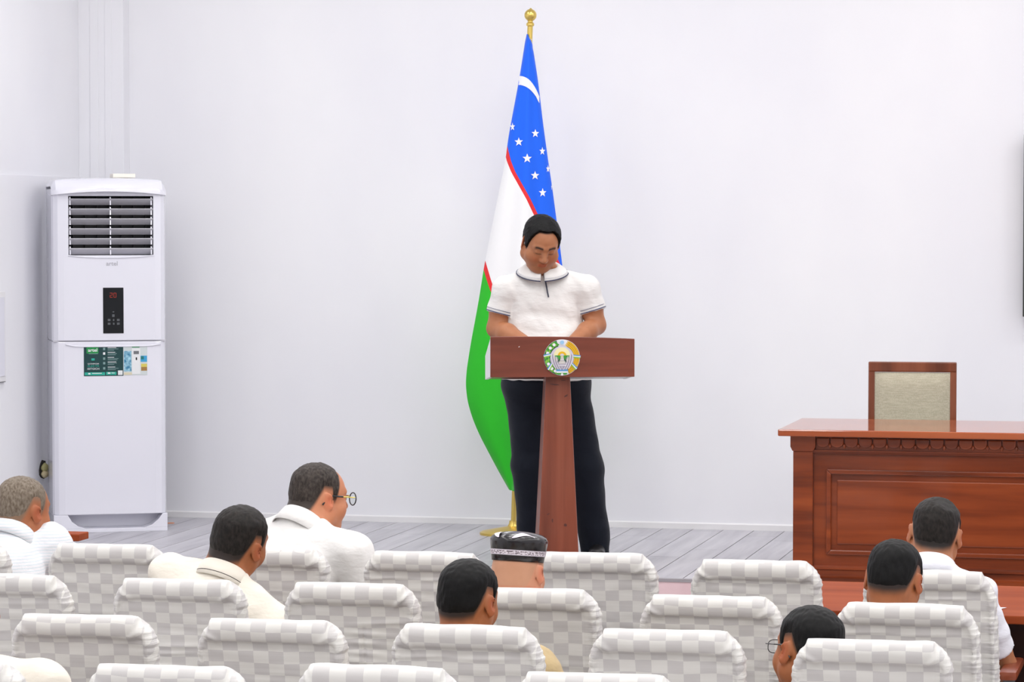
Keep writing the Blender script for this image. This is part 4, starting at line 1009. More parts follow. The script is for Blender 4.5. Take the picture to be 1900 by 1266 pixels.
def make_person(label, P, loc, rz):
    """P: pose and look. Joints are in the person's frame: x right, y forward, z up, origin on the floor."""
    o = thing('person', label, 'person', loc, rz)
    hc = np.array(P['head'], float); HR = rot(0, 0, P.get('head_lean', 0)) @ rot(*P['head_rot']); hs = P.get('head_size', 1.0); g = P.get('girth', 1.0); sw = P.get('shoulders', .185)
    pel = np.array(P['pelvis'], float); TR = rot(P.get('torso_yaw', 0), 0, 0); lat = TR[:, 0]; fw = TR[:, 1]
    neck = hc + HR @ np.array([0, -.038, -.085]) * hs + np.array([0, 0, -P.get('neck_len', .035)]) - fw * .015
    if 'neck' in P: neck = np.array(P['neck'], float)
    axis = unit(neck - pel); L = np.linalg.norm(neck - pel); fw = unit(fw - axis * (fw @ axis)); lat = np.cross(fw, axis); TB = np.stack([lat, fw, axis], 1)
    roll = P.get('shoulder_roll', 0.0); lat2 = unit(lat - axis * roll)
    def sp(t): return pel + axis * L * t - fw * P.get('slouch', .04) * math.sin(math.pi * min(1, max(0, t)))
    sh = {q: neck - axis * P.get('shoulder_drop', .105) + lat2 * q * sw + fw * P.get('shoulder_fwd', .0) for q in (-1, 1)}
    if 'sh' in P: sh = {q: np.array(P['sh'][q], float) for q in (-1, 1)}
    el = {}; wr = {}
    for q in (-1, 1):
        el[q] = np.array(P['el'][q], float) if 'el' in P and q in P['el'] else sh[q] + lat * q * .05 + np.array([0, 0, -.27]) + fw * .10
        wr[q] = np.array(P['wr'][q], float) if 'wr' in P and q in P['wr'] else el[q] - lat * q * .07 + fw * .22 + np.array([0, 0, -.04])
    # torso pieces shared by the body and the shirt
    T = SDF()
    T.ell(sp(.02), np.array([.165 * g, .125 * g, .12]), TB, .05)
    T.ell(sp(.30) + fw * .02 * g, np.array([.155 * g, .125 * g, .17]), TB, .06)
    T.ell(sp(.62), np.array([.165 * (g * .5 + .5), .115 * (g * .5 + .5), .17]), TB, .06)
    T.ell((sh[-1] + sh[1]) / 2 - axis * .04 - fw * .012, np.array([sw * .80, .088, .11]), TB, .06)
    T.cone(sh[-1], sh[1], .056, .056, .04)
    for q in (-1, 1):
        T.cone(neck - fw * .014 - axis * .022, sh[q] + axis * .006, .050, .050, .04)
        if P.get('belly'): pass
    if P.get('belly'): T.ell(sp(.25) + fw * .07 * P['belly'], np.array([.15, .11, .15]) * g, TB, .06)
    A = SDF()
    ag = P.get('arm', 1.0)
    for q in (-1, 1):
        A.cone(sh[q], sh[q] + (el[q] - sh[q]) * .5, .060 * ag, .053 * ag, .012); A.cone(sh[q] + (el[q] - sh[q]) * .5, el[q], .053 * ag, .043 * ag, .02)
        A.cone(el[q], el[q] + (wr[q] - el[q]) * .4, .043 * ag, .045 * ag, .02); A.cone(el[q] + (wr[q] - el[q]) * .4, wr[q], .045 * ag, .030 * ag, .02)
    Lg = SDF(); lg = P.get('leg', 1.0)
    for q in (-1, 1):
        h, k, a = P['hip'][q], P['knee'][q], P['ank'][q]
        Lg.cone(h, k, .085 * lg, .062 * lg, .04); Lg.cone(k, a, .060 * lg, .040 * lg, .03)
    B = SDF(); B.p = list(T.p) + list(A.p) + list(Lg.p)
    B.cone(sp(.93), sp(1.0) + axis * .02, .062, .060 * P.get('neck_w', 1), .05); B.cone(sp(1.0), hc + HR @ np.array([0, -.032, -.055]) * hs, .060 * P.get('neck_w', 1), .058 * P.get('neck_w', 1) * hs, .03)
    for q in (-1, 1):
        d = unit(wr[q] - el[q]); nn = P['palm'][q] if 'palm' in P and q in P['palm'] else np.array([0, 0, 1.0])
        hd = P['hand_dir'][q] if 'hand_dir' in P and q in P['hand_dir'] else d
        hand_sdf(B, wr[q], np.array(hd, float), np.array(nn, float), -lat * q, P.get('curl', .7))
        a = np.array(P['ank'][q], float); f_ = np.array(P.get('foot', (0, 1, 0)), float)
        B.cone(a + np.array([0, 0, -.055]), a + f_ * .12 + np.array([0, 0, -.068]), .030, .022, .02)
    HS = SDF(); head_sdf(HS, hc, HR, hs, jowl=P.get('jowl', 0)); B.p += HS.p
    lo, hi = B.bounds(); hf = P.get('fine', .0036); hcx = .0105 if P.get('seated', True) else .009
    xs, ys, zs = [axis_pts(lo[i], hi[i], hcx, (hc[i] - .115 * hs, hc[i] + .115 * hs, hf)) for i in range(3)]
    V, F = surface_nets(B.field(xs, ys, zs), xs, ys, zs)
    ql = (V - hc) @ HR / hs
    me = np_mesh('body', V, F, P['skin'])
    tab = P.get('hairline', HL_FULL); hz = hairline(tab, ql); near = (np.linalg.norm(ql - np.array([0, -.01, .02]), axis=1) < .15) & (ql[:, 2] > -.09)
    ear = (np.abs(ql[:, 0]) > .0785) & (np.abs(ql[:, 2] + .005) < .045) & (np.abs(ql[:, 1] + .012) < .035)
    fade = smoothstep((ql[:, 2] - hz + .008) / P.get('fade', .03)) * near * (~ear) * P.get('scalp', 1.0)
    at_ = me.attributes.new('scalp', 'FLOAT', 'POINT'); at_.data.foreach_set('value', fade.astype(np.float32))
    flush = .5 * np.exp(-((ql[:, 1] + .014) / .022) ** 2 - ((ql[:, 2] + .004) / .032) ** 2) * smoothstep((np.abs(ql[:, 0]) - .078) / .006) + .3 * np.exp(-(((np.abs(ql[:, 0]) - .04) / .02) ** 2 + ((ql[:, 2] + .03) / .02) ** 2)) * (ql[:, 1] > .04)
    lips = (np.abs(ql[:, 0]) < .022) & (np.abs(ql[:, 2] + .062) < .0125 - .25 * np.abs(ql[:, 0])) & (ql[:, 1] > .07)
    flush = np.clip(flush + .6 * lips + P.get('nape', 0) * (ql[:, 2] < -.045) * (ql[:, 1] < .03) * near, 0, 1)
    at_ = me.attributes.new('flush', 'FLOAT', 'POINT'); at_.data.foreach_set('value', flush.astype(np.float32))
    bx = np.abs(ql[:, 0])
    def win(v, a, b, s): return smoothstep((v - a) / s) * smoothstep((b - v) / s)
    brow = 1.15 * np.exp(-((ql[:, 2] - (.0325 + .10 * (bx - .012) - 5.0 * np.maximum(bx - .030, 0) ** 2 * 3)) / .0055) ** 2) * win(bx, .009, .053, .008) * (ql[:, 1] > .05)
    lash = np.exp(-((ql[:, 2] - (.0005 + 8 * (bx - .031) ** 2)) / .0030) ** 2) * win(bx, .013, .047, .006) * (ql[:, 1] > .06)
    shade = .16 * np.exp(-(((bx - .0) / .04) ** 2 + ((ql[:, 2] + .075) / .03) ** 2)) * (ql[:, 1] > .03) * (~lips)
    dk = np.clip(.92 * brow + .62 * lash + shade * P.get('stubble', 1), 0, 1)
    at_ = me.attributes.new('dark', 'FLOAT', 'POINT'); at_.data.foreach_set('value', dk.astype(np.float32))
    link('body', me, o)
    # ---- hair
    if P.get('hair'):
        lo, hi = hc - .15 * hs, hc + .15 * hs; h = .0032
        xs, ys, zs = [axis_pts(lo[i], hi[i], h) for i in range(3)]
        CR = SDF(); CR.p = [q for q in HS.p if q[0] == 'e' and q[6] == 'u'][:4]
        d = CR.field(xs, ys, zs, .08)
        G3 = np.stack(np.meshgrid(xs, ys, zs, indexing='ij'), -1).reshape(-1, 3); q = (G3 - hc) @ HR / hs
        th, thz = P['hair']                                         # thickness at the sides and on top
        rs = P.get('seed', 1)
        thick = th + (thz - th) * smoothstep((q[:, 2] - .02) / .07) + .0012 * vnoise(q, (14, 14, 14), rs, 2) + .0008 * vnoise(q, (60, 60, 30), rs + 3, 1)
        m = smoothstep((q[:, 2] - hairline(tab, q)) / P.get('taper', .05))
        e_ = smoothstep((np.sqrt(((np.abs(q[:, 0]) - .086) / 1.0) ** 2 + (q[:, 1] + .012) ** 2 + (q[:, 2] + .004) ** 2) - .026) / .01)
        t = (thick * m * (.2 + .8 * e_) - .0022 * (1 - m)).reshape(d.shape)
        if P.get('bald'): 
            bc, br = P['bald']; t = t - (.9 * thick * (1 - smoothstep((np.linalg.norm(q - np.array(bc), axis=1) - br * .5) / br))).reshape(d.shape)
        V, F = surface_nets((d - t).astype(np.float32), xs, ys, zs)
        link('hair', np_mesh('hair', V, F, P['hair_mat']), o)
    # ---- shirt
    Sh = T.inflate(P.get('shirt_gap', .012)); cutt = P.get('sleeve', .62)
    if P.get('seated', True) is False: Sh.ell(sp(-.06), np.array([.178 * g, .135 * g, .13]), TB, .05)
    Sh.cone(sp(.90), neck - axis * .014, .074 * P.get('neck_w', 1), .070 * P.get('neck_w', 1), .03)
    cuffs = []
    sleeves = []
    for q in (-1, 1):
        Q_ = SDF()
        if cutt <= 1.0:
            e = sh[q] + (el[q] - sh[q]) * cutt; r1 = .066 * ag * P.get('sleeve_w', 1.0)
            Q_.cone(sh[q], e + (el[q] - sh[q]) * .15, .066 * ag, r1, .01); cuffs.append((q, e, unit(el[q] - sh[q]), r1))
        else:
            e = wr[q]; Q_.cone(sh[q], el[q], .068 * ag, .056 * ag, .03); Q_.cone(el[q], wr[q] + (wr[q] - el[q]) * .1, .056 * ag, .042 * ag, .02); cuffs.append((q, e, unit(wr[q] - el[q]), .042 * ag))
        sleeves.append(Q_)
    AllS = SDF(); AllS.p = Sh.p + sleeves[0].p + sleeves[1].p
    lo, hi = AllS.bounds(); h = P.get('shirt_h', .0085)
    xs, ys, zs = [axis_pts(lo[i], hi[i], h) for i in range(3)]
    d = Sh.field(xs, ys, zs)
    X, Y, Z = xs[:, None, None], ys[None, :, None], zs[None, None, :]
    for Q_, (q, e, n_, r1) in zip(sleeves, cuffs):                  # straight cuff openings, then joined at the armhole
        pl = (X - e[0]) * n_[0] + (Y - e[1]) * n_[1] + (Z - e[2]) * n_[2]
        near = ((X - e[0]) ** 2 + (Y - e[1]) ** 2 + (Z - e[2]) ** 2) < (.16 * ag) ** 2
        ds = Q_.field(xs, ys, zs, .09); ds = np.where(near, np.maximum(ds, pl), ds)
        d = SDF.blend(d, ds, P.get('sleeve_k', .018), 'u')
    if 'hem' in P: d = np.maximum(d, P['hem'] - Z)
    nk0, nk1 = sp(.97), sp(1.0) + unit(hc - sp(1.0)) * .12           # neck opening
    kk = SDF.prim(('c', nk0, nk1, .064, .066, 0, 'u'), X, Y, Z); d = np.maximum(d, -kk)
    V, F = surface_nets(d.astype(np.float32), xs, ys, zs); N = vert_normals(V, F)
    w = P.get('wrinkle', .0065)
    V = V + N * (w * vnoise(V, (3.0, 3.0, 6.0), P.get('seed', 1) + 20, 2) * .8 + w * .5 * vnoise(V, (9, 9, 9), P.get('seed', 1) + 21, 1))[:, None]
    so = link('shirt', np_mesh('shirt', V, F, P['shirt']), o)
    # ---- collar: a stand folded outward
    if P.get('collar', True):
        nd = unit(P['collar_dir']) if 'collar_dir' in P else unit(hc + HR @ np.array([0, -.03, -.06]) - sp(.97)); cf = unit(fw - nd * (fw @ nd)); cl_ = np.cross(cf, nd); cc = sp(1.0) - nd * P.get('collar_sink', .012) + cf * .004
        hgt = P.get('collar_h', .044); gap = P.get('collar_gap', 20); rows = []
        prof = P['collar_prof'] if 'collar_prof' in P else [(.0, -.012), (.001, hgt * .55), (.003, hgt * .92), (.0075, hgt), (.013, hgt * .9), (.021, hgt * .35), (.028, -.016)]
        na = 48; nw = P.get('neck_w', 1)
        for a_ in range(na + 1):
            th = math.radians(gap + (360 - 2 * gap) * a_ / na); fr = .5 + .5 * math.cos(th)
            dr = cl_ * math.sin(th) + cf * math.cos(th); row = []
            for kx, (r, z) in enumerate(prof):
                drop = -P.get('collar_drop', .034) * fr ** 1.2; pt_ = (-.020 * fr ** 5 * P.get('collar_point', 1) if kx == 6 else 0)
                row.append(cc + dr * (.064 * nw + .006 * abs(math.cos(th)) + r * P.get('flare', 1.0) * (1 + .25 * fr)) + nd * (z * (1.0 if z > 0 else P.get('flare', 1.0)) + drop + pt_))
            rows.append([tuple(p) for p in row])
        cm = MB().grid(rows).mesh('collar', P.get('collar_mat', P['shirt']), fix=False)
        cm.polygons.foreach_set('use_smooth', [True] * len(cm.polygons))
        co_ = link('collar', cm, so); sol = co_.modifiers.new('thick', 'SOLIDIFY'); sol.thickness = .0022; sol.offset = 0
        for (ci, rr, mt) in P.get('collar_lines', []):
            pts = []
            for r_ in rows: 
                a_, b_ = Vector(r_[5]), Vector(r_[6]); pts.append(a_.lerp(b_, ci) + (b_ - Vector(r_[2])).normalized() * .0015)
            MB().tube(pts, rr, 6).build('collar_piping', mt, co_)
    # ---- trousers and shoes
    Tr = Lg.inflate(P.get('trouser_gap', .016)); Tr.ell(sp(.0), np.array([.172 * g, .133 * g, .115]), TB, .05)
    for q in (-1, 1): Tr.cone(P['knee'][q], np.array(P['ank'][q]) + np.array([0, 0, -.12]), .074 * lg, .060 * lg, .03)
    lo, hi = Tr.bounds(); h = P.get('trouser_h', .012)
    xs, ys, zs = [axis_pts(lo[i], hi[i], h) for i in range(3)]
    d = Tr.field(xs, ys, zs); zlo = min(P['ank'][-1][2], P['ank'][1][2]) - P.get('hem_drop', .035)
    d = np.maximum(d, zlo - zs[None, None, :])
    if 'waist' in P: d = np.maximum(d, zs[None, None, :] - P['waist'])
    V, F = surface_nets(d.astype(np.float32), xs, ys, zs); N = vert_normals(V, F)
    V = V + N * (.005 * vnoise(V, (3, 3, 5), P.get('seed', 1) + 30, 2))[:, None]
    link('trousers', np_mesh('trousers', V, F, P['trousers']), o)
    for q in (-1, 1):
        a = np.array(P['ank'][q], float); f_ = np.array(P.get('foot', (0, 1, 0)), float); K = SDF()
        K.cone(a + np.array([0, 0, -.05]) - f_ * .03, a + f_ * .16 + np.array([0, 0, -.064]), .046, .038, .03); z0 = a[2] - .10
        lo, hi = K.bounds(); xs, ys, zs = [axis_pts(lo[i], hi[i], .012) for i in range(3)]
        V, F = surface_nets(np.maximum(K.field(xs, ys, zs), z0 - zs[None, None, :]).astype(np.float32), xs, ys, zs); link('shoe', np_mesh('shoe', V, F, M_SHOE), o)
    return o, dict(hc=hc, HR=HR, hs=hs, sp=sp, cuffs=cuffs, sh=sh, el=el, shirt_sdf=Sh, head_sdf=HS, lat=lat, fw=fw, axis=axis, shirt=so)
M_SHOE = newmat('black_leather_shoe', (24, 22, 24), .35)
M_NAVY = cloth_material('navy_trousers', (13, 19, 32), None, .85, .3); M_GREYT = cloth_material('grey_trousers', (52, 52, 58), None, .85)
M_SHW = cloth_material('white_polo_fabric', (226, 224, 222)); M_SHWB = cloth_material('white_shirt_fabric', (226, 226, 234)); M_SHC = cloth_material('cream_polo_fabric', (228, 221, 209))
M_SHS = cloth_material('white_pinstripe_fabric', (228, 228, 232), ((208, 217, 223), .0055)); M_KHAKI = cloth_material('khaki_shirt_fabric', (188, 166, 126))
H_BLK = hair_material('black_hair', (8, 8, 9), (17, 16, 16)); H_DRK = hair_material('dark_brown_hair', (20, 18, 17), (44, 39, 36)); H_GRY = hair_material('greying_dark_hair', (36, 31, 29), (78, 70, 65)); H_SIL = hair_material('silver_cropped_hair', (92, 79, 66), (142, 131, 118))
S_MED = skin_material('skin_warm', (172, 114, 80), (34, 28, 26)); S_RED = skin_material('skin_ruddy', (196, 130, 96), (52, 42, 36)); S_TAN = skin_material('skin_tan', (160, 98, 62), (42, 32, 28)); S_SIL = skin_material('skin_tan_grey_stubble', (168, 104, 70), (124, 104, 86)); S_CAP = skin_material('skin_pale_ruddy', (204, 142, 112), (180, 150, 120))

# ---- the speaker (frame: x = photo left because he faces the viewer)
MD = 15.36; SM = MD / FPX; mo = atz(1035, 400 + FPX * (CAMH - STAGE) / MD, STAGE)
def MX(px): return -(px - 1035) * SM
def MZ(py): return CAMH - STAGE - (py - 400) * SM
sp_pose = dict(seated=False, head=(MX(1003), .11, MZ(452)), head_rot=(.22, .58, -.05), head_size=1.05, jowl=1.7, neck=(MX(1006), .0, MZ(506)), pelvis=(MX(1013), -.02, MZ(712)), girth=1.26, belly=.45, slouch=.02,
    sh={1: (MX(939), .0, MZ(540)), -1: (MX(1086), .0, MZ(537))}, el={1: (MX(921), .0, MZ(609)), -1: (MX(1106), .0, MZ(603))}, wr={1: (MX(972), .22, MZ(630)), -1: (MX(1062), .22, MZ(630))},
    hand_dir={1: (-.5, .8, -.25), -1: (.5, .8, -.25)},
    hip={1: (MX(978), -.02, .88), -1: (MX(1050), -.02, .88)}, knee={1: (MX(984), .02, .47), -1: (MX(1084), .02, .47)}, ank={1: (MX(990), -.02, .10), -1: (MX(1107), -.02, .10)},
    skin=S_MED, hair=(.009, .017), hair_mat=H_BLK, hairline=HL_SPK, taper=.012, shirt=M_SHW, trousers=M_NAVY, sleeve=.62, sleeve_w=.98, hem=MZ(704), waist=MZ(699), neck_w=1.08, arm=1.08, leg=1.16, fine=.003, shirt_h=.006, trouser_h=.009, cuff_clear=.13, hem_drop=.075,
    collar_h=.036, collar_gap=4, collar_prof=[(0, -.02), (.002, .016), (.004, .028), (.010, .032), (.019, .027), (.040, .010), (.052, -.003)], collar_sink=-.014, collar_dir=(.0, .20, 1), collar_drop=.012, collar_point=.5, collar_lines=[(.98, .0026, newmat('navy_piping', (34, 40, 78), .6)), (.45, .0009, newmat('grey_piping', (150, 150, 170), .6))], seed=3, wrinkle=.0055, stubble=1.0, scalp=1.0, fade=.006)
spk, info = make_person('man in a white zip-neck polo reading at the lectern', sp_pose, mo, YAW + math.pi)
# zip and cuff lines lie on the shirt
def on_sdf(S, p, d, start=.25, steps=60):
    """march from outside along -d toward p and return the surface point"""
    p = np.asarray(p, float); d = unit(d); q = p + d * start
    for _ in range(steps):
        v = float(S.at(q[None])[0])
        if abs(v) < 2e-4: break
        q = q - d * v * .8
    return q
M_ZIP = newmat('zip_dark', (44, 46, 66), .4); M_ZIPM = newmat('zip_metal', (170, 170, 176), .3, metal=.8)
zp = []
for k in range(9):
    t = k / 8; c = np.array([MX(1009 + 8 * t), 0, MZ(508 + 42 * t)]); zp.append(Vector(on_sdf(info['shirt_sdf'], c, (0, 1, 0)) + np.array([0, .0085, 0])))
MB().tube(zp, .0042, 6).build('zip', M_ZIP, info['shirt'])
zl = MB().tube([zp[0] + Vector((.0, .003, .004)), zp[0] + Vector((0, .005, -.012))], .004, 6).build('zip_pull', M_ZIPM, info['shirt'])
M_CUFF = newmat('cuff_stripe_navy', (60, 66, 104), .7)
for q, e, n_, r1 in info['cuffs']:
    u_ = unit(np.cross(n_, (0, 1, 0))); v_ = np.cross(n_, u_)
    for off, wd in ((.007, .0022), (.021, .0012)):
        pts = [Vector(e - n_ * off + (u_ * math.cos(2 * math.pi * k / 40) + v_ * math.sin(2 * math.pi * k / 40)) * (r1 + .0025)) for k in range(40)]
        MB().tube(pts, wd, 6, closed=True).build('cuff_stripe', M_CUFF, info['shirt'])

# ---- seated listeners
def seated(label, chair, hx, hy, Y, P, dz=0.0):
    """chair: key of the chair he sits on; (hx, hy) centre of his head in the photo at distance Y"""
    c = CHAIR[chair]; h = atY(hx, hy, Y); ox, oy = c.location.x + P.pop('dx', 0.0), c.location.y
    hx_, hy_, hz_ = h.x - ox, h.y - oy, h.z
    px_ = P.pop('pelvis_x', .0); py_ = P.pop('pelvis_y', .275)
    P['head'] = (hx_, hy_, hz_); P['pelvis'] = (px_, py_, .56)
    P['hip'] = {q: (px_ + q * .085, py_ + .05, .565) for q in (-1, 1)}; P['knee'] = {q: (px_ + q * .13, py_ + .43, .53) for q in (-1, 1)}; P['ank'] = {q: (px_ + q * .13, py_ + .40, .10) for q in (-1, 1)}
    for nm in ('el', 'wr', 'sh'):
        for q, (a_, b_, Y_) in P.pop(nm + '_px', {}).items():
            v_ = atY(a_, b_, Y_); P.setdefault(nm, {})[q] = (v_.x - ox, v_.y - oy, v_.z)
    P.setdefault('trousers', M_GREYT); P.setdefault('waist', .66)
    return make_person(label, P, (ox, oy, 0), 0.0)
p1, i1 = seated('grey-haired man in a pinstriped white shirt at the left edge', (0, -92), 42, 948, 10.66, dict(head_rot=(-.38, .10, .05), head_size=1.06, girth=1.15, skin=S_SIL, hair=(.0025, .004), hair_mat=H_SIL, shirt=M_SHS, sleeve=2.0, collar_h=.045, collar_sink=-.012, sleeve_k=.07, shoulder_roll=.05, shoulders=.245, shoulder_drop=.075, neck_len=.02, seed=4, jowl=.8, neck_w=1.15, scalp=.85, fade=.034, torso_yaw=-.12,
    sh_px={1: (92, 1016, 10.68), -1: (-95, 1012, 10.72)}, el_px={1: (124, 1034, 10.92)}, wr_px={1: (95, 1050, 11.2)}))
p2, i2 = seated('heavy man in round glasses and white polo, looking to the right', (0, 496), 592, 925, 10.62, dict(neck_len=.005, shoulder_drop=.085, head_rot=(-.70, .08, .02), head_size=1.03, girth=1.3, skin=S_RED, hair=(.0035, .008), hair_mat=H_GRY, hairline=HL_REC, shirt=M_SHW, sleeve=.75, shoulders=.235, seed=5, jowl=1.0, neck_w=1.25, collar_h=.05, collar_gap=25, torso_yaw=-.45, pelvis_y=.30, arm=1.15, collar_sink=.022))
p3, i3 = seated('man in a cream polo with dark collar piping, head tilted right', (1, 332), 444, 1008, 9.62, dict(head_rot=(-.28, .05, .26), head_size=1.02, girth=1.05, skin=S_TAN, hair=(.0035, .009), hair_mat=H_DRK, shirt=M_SHC, sleeve=.75, shoulders=.2, seed=6, neck_len=.02, shoulder_drop=.09, neck_w=1.05, collar_h=.045, shoulder_roll=.20, torso_yaw=-.15, collar_lines=[(.5, .0018, newmat('dark_piping', (60, 50, 48), .6))]))
p4, i4 = seated('man in a black embroidered skullcap in the second row', (1, 985), 962, 1061, 9.64, dict(head_rot=(-.16, .12, .02), head_size=.98, girth=1.1, skin=S_CAP, shirt=M_SHW, sleeve=.75, shoulders=.18, seed=7, jowl=.5, neck_w=1.2, neck_len=.10, collar_h=.03, scalp=.35, fade=.02, nape=.35, slouch=.06))
p5, i5 = seated('black-haired man with a khaki shirt sleeve in the third row', (2, 867), 869, 1116, 8.72, dict(head_rot=(-.26, .10, .05), head_size=1.0, girth=1.05, skin=S_TAN, hair=(.0035, .009), hair_mat=H_BLK, shirt=M_KHAKI, sleeve=2.0, shoulders=.2, neck_len=.06, seed=8, fade=.034, el={1: (.33, .30, .60)}, wr={1: (.2, .50, .60)}))
p6, i6 = seated('man in a white shirt seated nearest the stage desk', (0, 1725), 1735, 992, 10.50, dict(head_rot=(.05, .12, .10), head_size=1.02, girth=1.0, skin=S_MED, hair=(.0035, .008), hair_mat=H_DRK, shirt=M_SHWB, sleeve=.75, shoulders=.148, neck_len=.03, seed=9, fade=.034, collar_h=.05, bald=((0.03, -.06, .11), .03), el={1: (.225, .34, .60)}, wr={1: (.15, .54, .80)}))
p7, i7 = seated('man with bowed dark head in the second row at the right', (1, 1682), 1659, 1078, 9.58, dict(head_rot=(-.16, .30, .06), head_size=1.02, girth=1.0, skin=S_TAN, hair=(.0035, .008), hair_mat=H_BLK, shirt=M_SHC, sleeve=.75, shoulders=.175, neck_len=.1, seed=10, fade=.034, collar_h=.03))
p8, i8 = seated('man in thin wire glasses with face turned left, third row right', (2, 1617), 1501, 1210, 8.66, dict(head_rot=(.66, .12, 0), head_lean=.12, head_size=1.06, girth=1.0, skin=S_TAN, hair=(.0035, .009), hair_mat=H_BLK, shirt=M_SHC, sleeve=.75, shoulders=.18, seed=11, collar_h=.03, neck_len=.08, jowl=1.0))
p9, i9 = seated('man in a cream shirt cut off by the lower left corner', (3, -98), -65, 1160, 7.86, dict(head_rot=(-.2, .1, .15), head_size=1.04, girth=1.1, skin=S_MED, hair=(.0035, .008), hair_mat=H_BLK, shirt=M_SHC, sleeve=.75, shoulders=.25, shoulder_drop=.085, neck_len=.04, seed=12, neck_w=1.3, jowl=1.0, shoulder_roll=.1, collar_h=.02))
# ---- skullcap of the seated man
def skullcap(info, owner):
    hc, HR, hs = info['hc'], info['HR'], info['hs']
    def P(x, y, z): return Vector(hc + HR @ (np.array([x, y, z]) * hs))
    M_CAPB = newmat('skullcap_black_satin', (30, 28, 31), .22, .5); M_CAPW = newmat('skullcap_white_embroidery', (206, 198, 208), .6); M_CAPT = noise_mix(newmat('skullcap_band_pattern', (190, 182, 192), .6), (120, 108, 116), (222, 214, 222), (160, 160, 260), 2, .45, .55)
    n = 48; z0 = .034
    def ring(k, z, rx, ry, cy=-.012): return [P(rx * math.sin(2 * math.pi * j / n), cy + ry * math.cos(2 * math.pi * j / n), z) for j in range(n + 1)]
    prof = [(z0, .082, .102), (z0 + .018, .0845, .1045), (z0 + .019, .085, .105), (z0 + .036, .0875, .1075), (z0 + .037, .088, .108), (z0 + .062, .0915, .111), (z0 + .070, .0915, .111), (z0 + .079, .086, .105), (z0 + .087, .072, .089), (z0 + .094, .048, .06), (z0 + .097, .022, .028), (z0 + .098, .001, .001)]
    rows = [ring(0, *p) for p in prof]
    # four crown creases
    for i in range(6, 11):
        for j in range(n + 1):
            a = 2 * math.pi * j / n; rows[i][j] = rows[i][j] - Vector(HR @ np.array([0, 0, 1.0])) * (.006 * max(0, math.cos(2 * (a - .5))) ** 12)
    cap = MB().grid([[tuple(p) for p in r] for r in rows]).mesh('skullcap', M_CAPB, fix=False); cap.polygons.foreach_set('use_smooth', [True] * len(cap.polygons))
    co = link('skullcap', cap, owner); s = co.modifiers.new('thick', 'SOLIDIFY'); s.thickness = .002; s.offset = 0; co['label'] = 'black skullcap with a white patterned band'
    def strip(za, zb, ra, rb, mat, nm, lift=.0022):
        g_ = MB().grid([[tuple(p) for p in ring(0, za, ra + lift, ra + .02 + lift)], [tuple(p) for p in ring(0, zb, rb + lift, rb + .02 + lift)]]); g_.build(nm, mat, co, fix=False)
    strip(z0 + .0195, z0 + .0225, .0852, .0857, M_CAPW, 'band_line'); strip(z0 + .0225, z0 + .034, .0857, .0875, M_CAPT, 'patterned_band'); strip(z0 + .034, z0 + .037, .0875, .088, M_CAPW, 'band_line')
    # embroidered almond shapes on the crown
    def surf(a, t):
        i = t * (len(prof) - 1); i0 = int(i); f_ = i - i0; z, rx, ry = [prof[i0][c] * (1 - f_) + prof[min(i0 + 1, len(prof) - 1)][c] * f_ for c in range(3)]
        return P((rx + .0024) * math.sin(a), -.012 + (ry + .0024) * math.cos(a), z + .0024)
    for a0_, fl in ((math.pi + .75, 1), (math.pi - .62, -1), (.7, 1), (-.7, -1)):
        top, bot_ = [], []
        for k in range(15):
            t = k / 14; w_ = .075 * math.sin(math.pi * min(1, t * 1.15)) ** .7 * (1 - t * .72) + .012
            a = a0_ + (t - .5) * .85 * fl; c_ = .585 + .14 * math.sin(math.pi * t * .9)
            top.append(tuple(surf(a, min(.9, c_ + w_)))); bot_.append(tuple(surf(a, c_ - w_)))
        MB().grid([top, bot_]).build('embroidery', M_CAPW, co, fix=False)
skullcap(i4, p4)
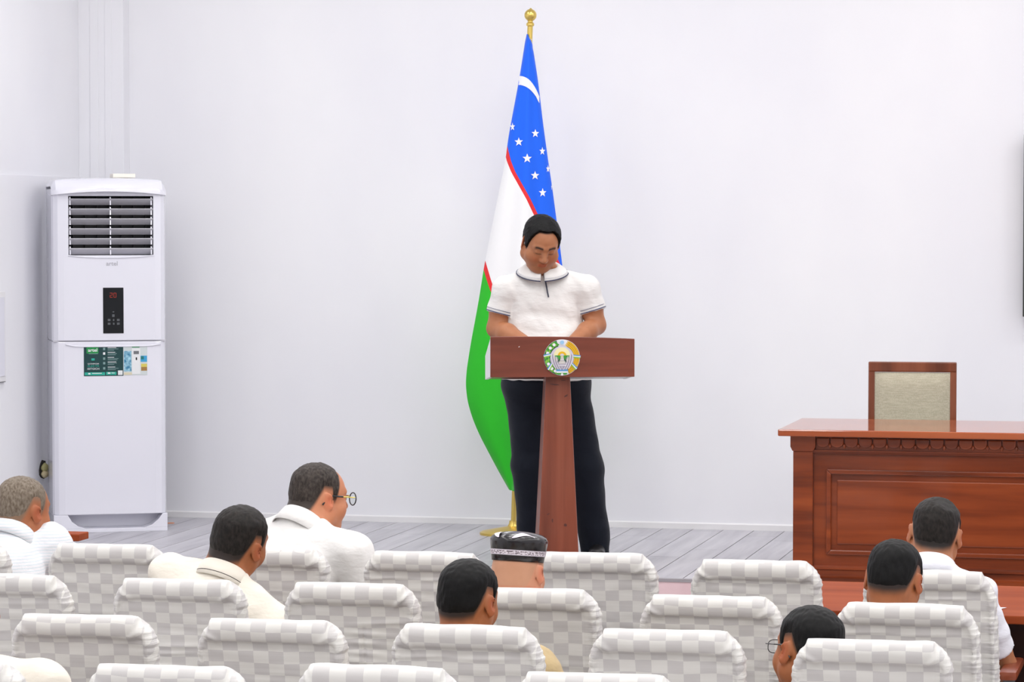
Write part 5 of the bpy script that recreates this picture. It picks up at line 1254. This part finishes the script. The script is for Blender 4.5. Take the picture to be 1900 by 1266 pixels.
# ---- glasses
def glasses(label, info, owner, rim, rim_w, lens_w, lens_h, squarish, gold=None):
    hc, HR, hs = info['hc'], info['HR'], info['hs']
    W_ = owner.matrix_basis
    def P(x, y, z): return W_ @ Vector(hc + HR @ (np.array([x, y, z]) * hs))
    g_ = thing('glasses', label, 'glasses', W_ @ Vector(hc + HR @ np.array([0, .1, 0])))
    inv = g_.matrix_basis.inverted()
    def L_(*a): return inv @ P(*a)
    M_LENS = newmat('glasses_lens', (245, 248, 250), .02, .5); M_LENS.node_tree.nodes['Principled BSDF'].inputs['Transmission Weight'].default_value = 1.0; M_LENS.node_tree.nodes['Principled BSDF'].inputs['IOR'].default_value = 1.05
    for q in (-1, 1):
        cx, cy, cz = q * .034, .122, .004; pts = []; lens = []
        for k in range(28):
            a = 2 * math.pi * k / 28; c, s = math.cos(a), math.sin(a); e = squarish
            x = cx + lens_w * math.copysign(abs(c) ** e, c); z = cz + lens_h * math.copysign(abs(s) ** e, s); pts.append(L_(x, cy - .18 * abs(x) ** 1.3, z)); lens.append(L_(x, cy - .18 * abs(x) ** 1.3, z))
        MB().tube(pts, rim_w, 8, closed=True).build('rim', rim, g_, smooth=True)
        MB().add([L_(cx, cy - .003, cz)] + lens, [(0, 1 + k, 1 + (k + 1) % 28) for k in range(28)]).build('lens', M_LENS, g_, fix=False)
        hx = q * (.034 + lens_w)
        MB().tube([L_(hx, .112, .010), L_(q * .078, .098, .012), L_(q * .0825, .04, .014)], rim_w * 1.0, 8).build('temple', gold or rim, g_, smooth=True)
        MB().tube([L_(q * .0825, .045, .014), L_(q * .084, .0, .016), L_(q * .082, -.02, .002), L_(q * .079, -.036, -.016)], rim_w * 1.5, 8).build('temple_tip', rim, g_, smooth=True)
    MB().tube([L_(-.034 + lens_w, .118, .010), L_(0, .124, .013), L_(.034 - lens_w, .118, .010)], rim_w, 8).build('bridge', gold or rim, g_, smooth=True)
M_GLD = newmat('gold_wire', (196, 172, 90), .25, .5, metal=.9); M_GBK = newmat('black_rim', (30, 30, 32), .3)
glasses('round black and gold glasses worn by the heavy man looking right', i2, p2, M_GBK, .0022, .023, .022, 1.0, M_GLD)
glasses('thin dark wire glasses worn by the man facing left', i8, p8, M_GBK, .0013, .025, .018, .7)
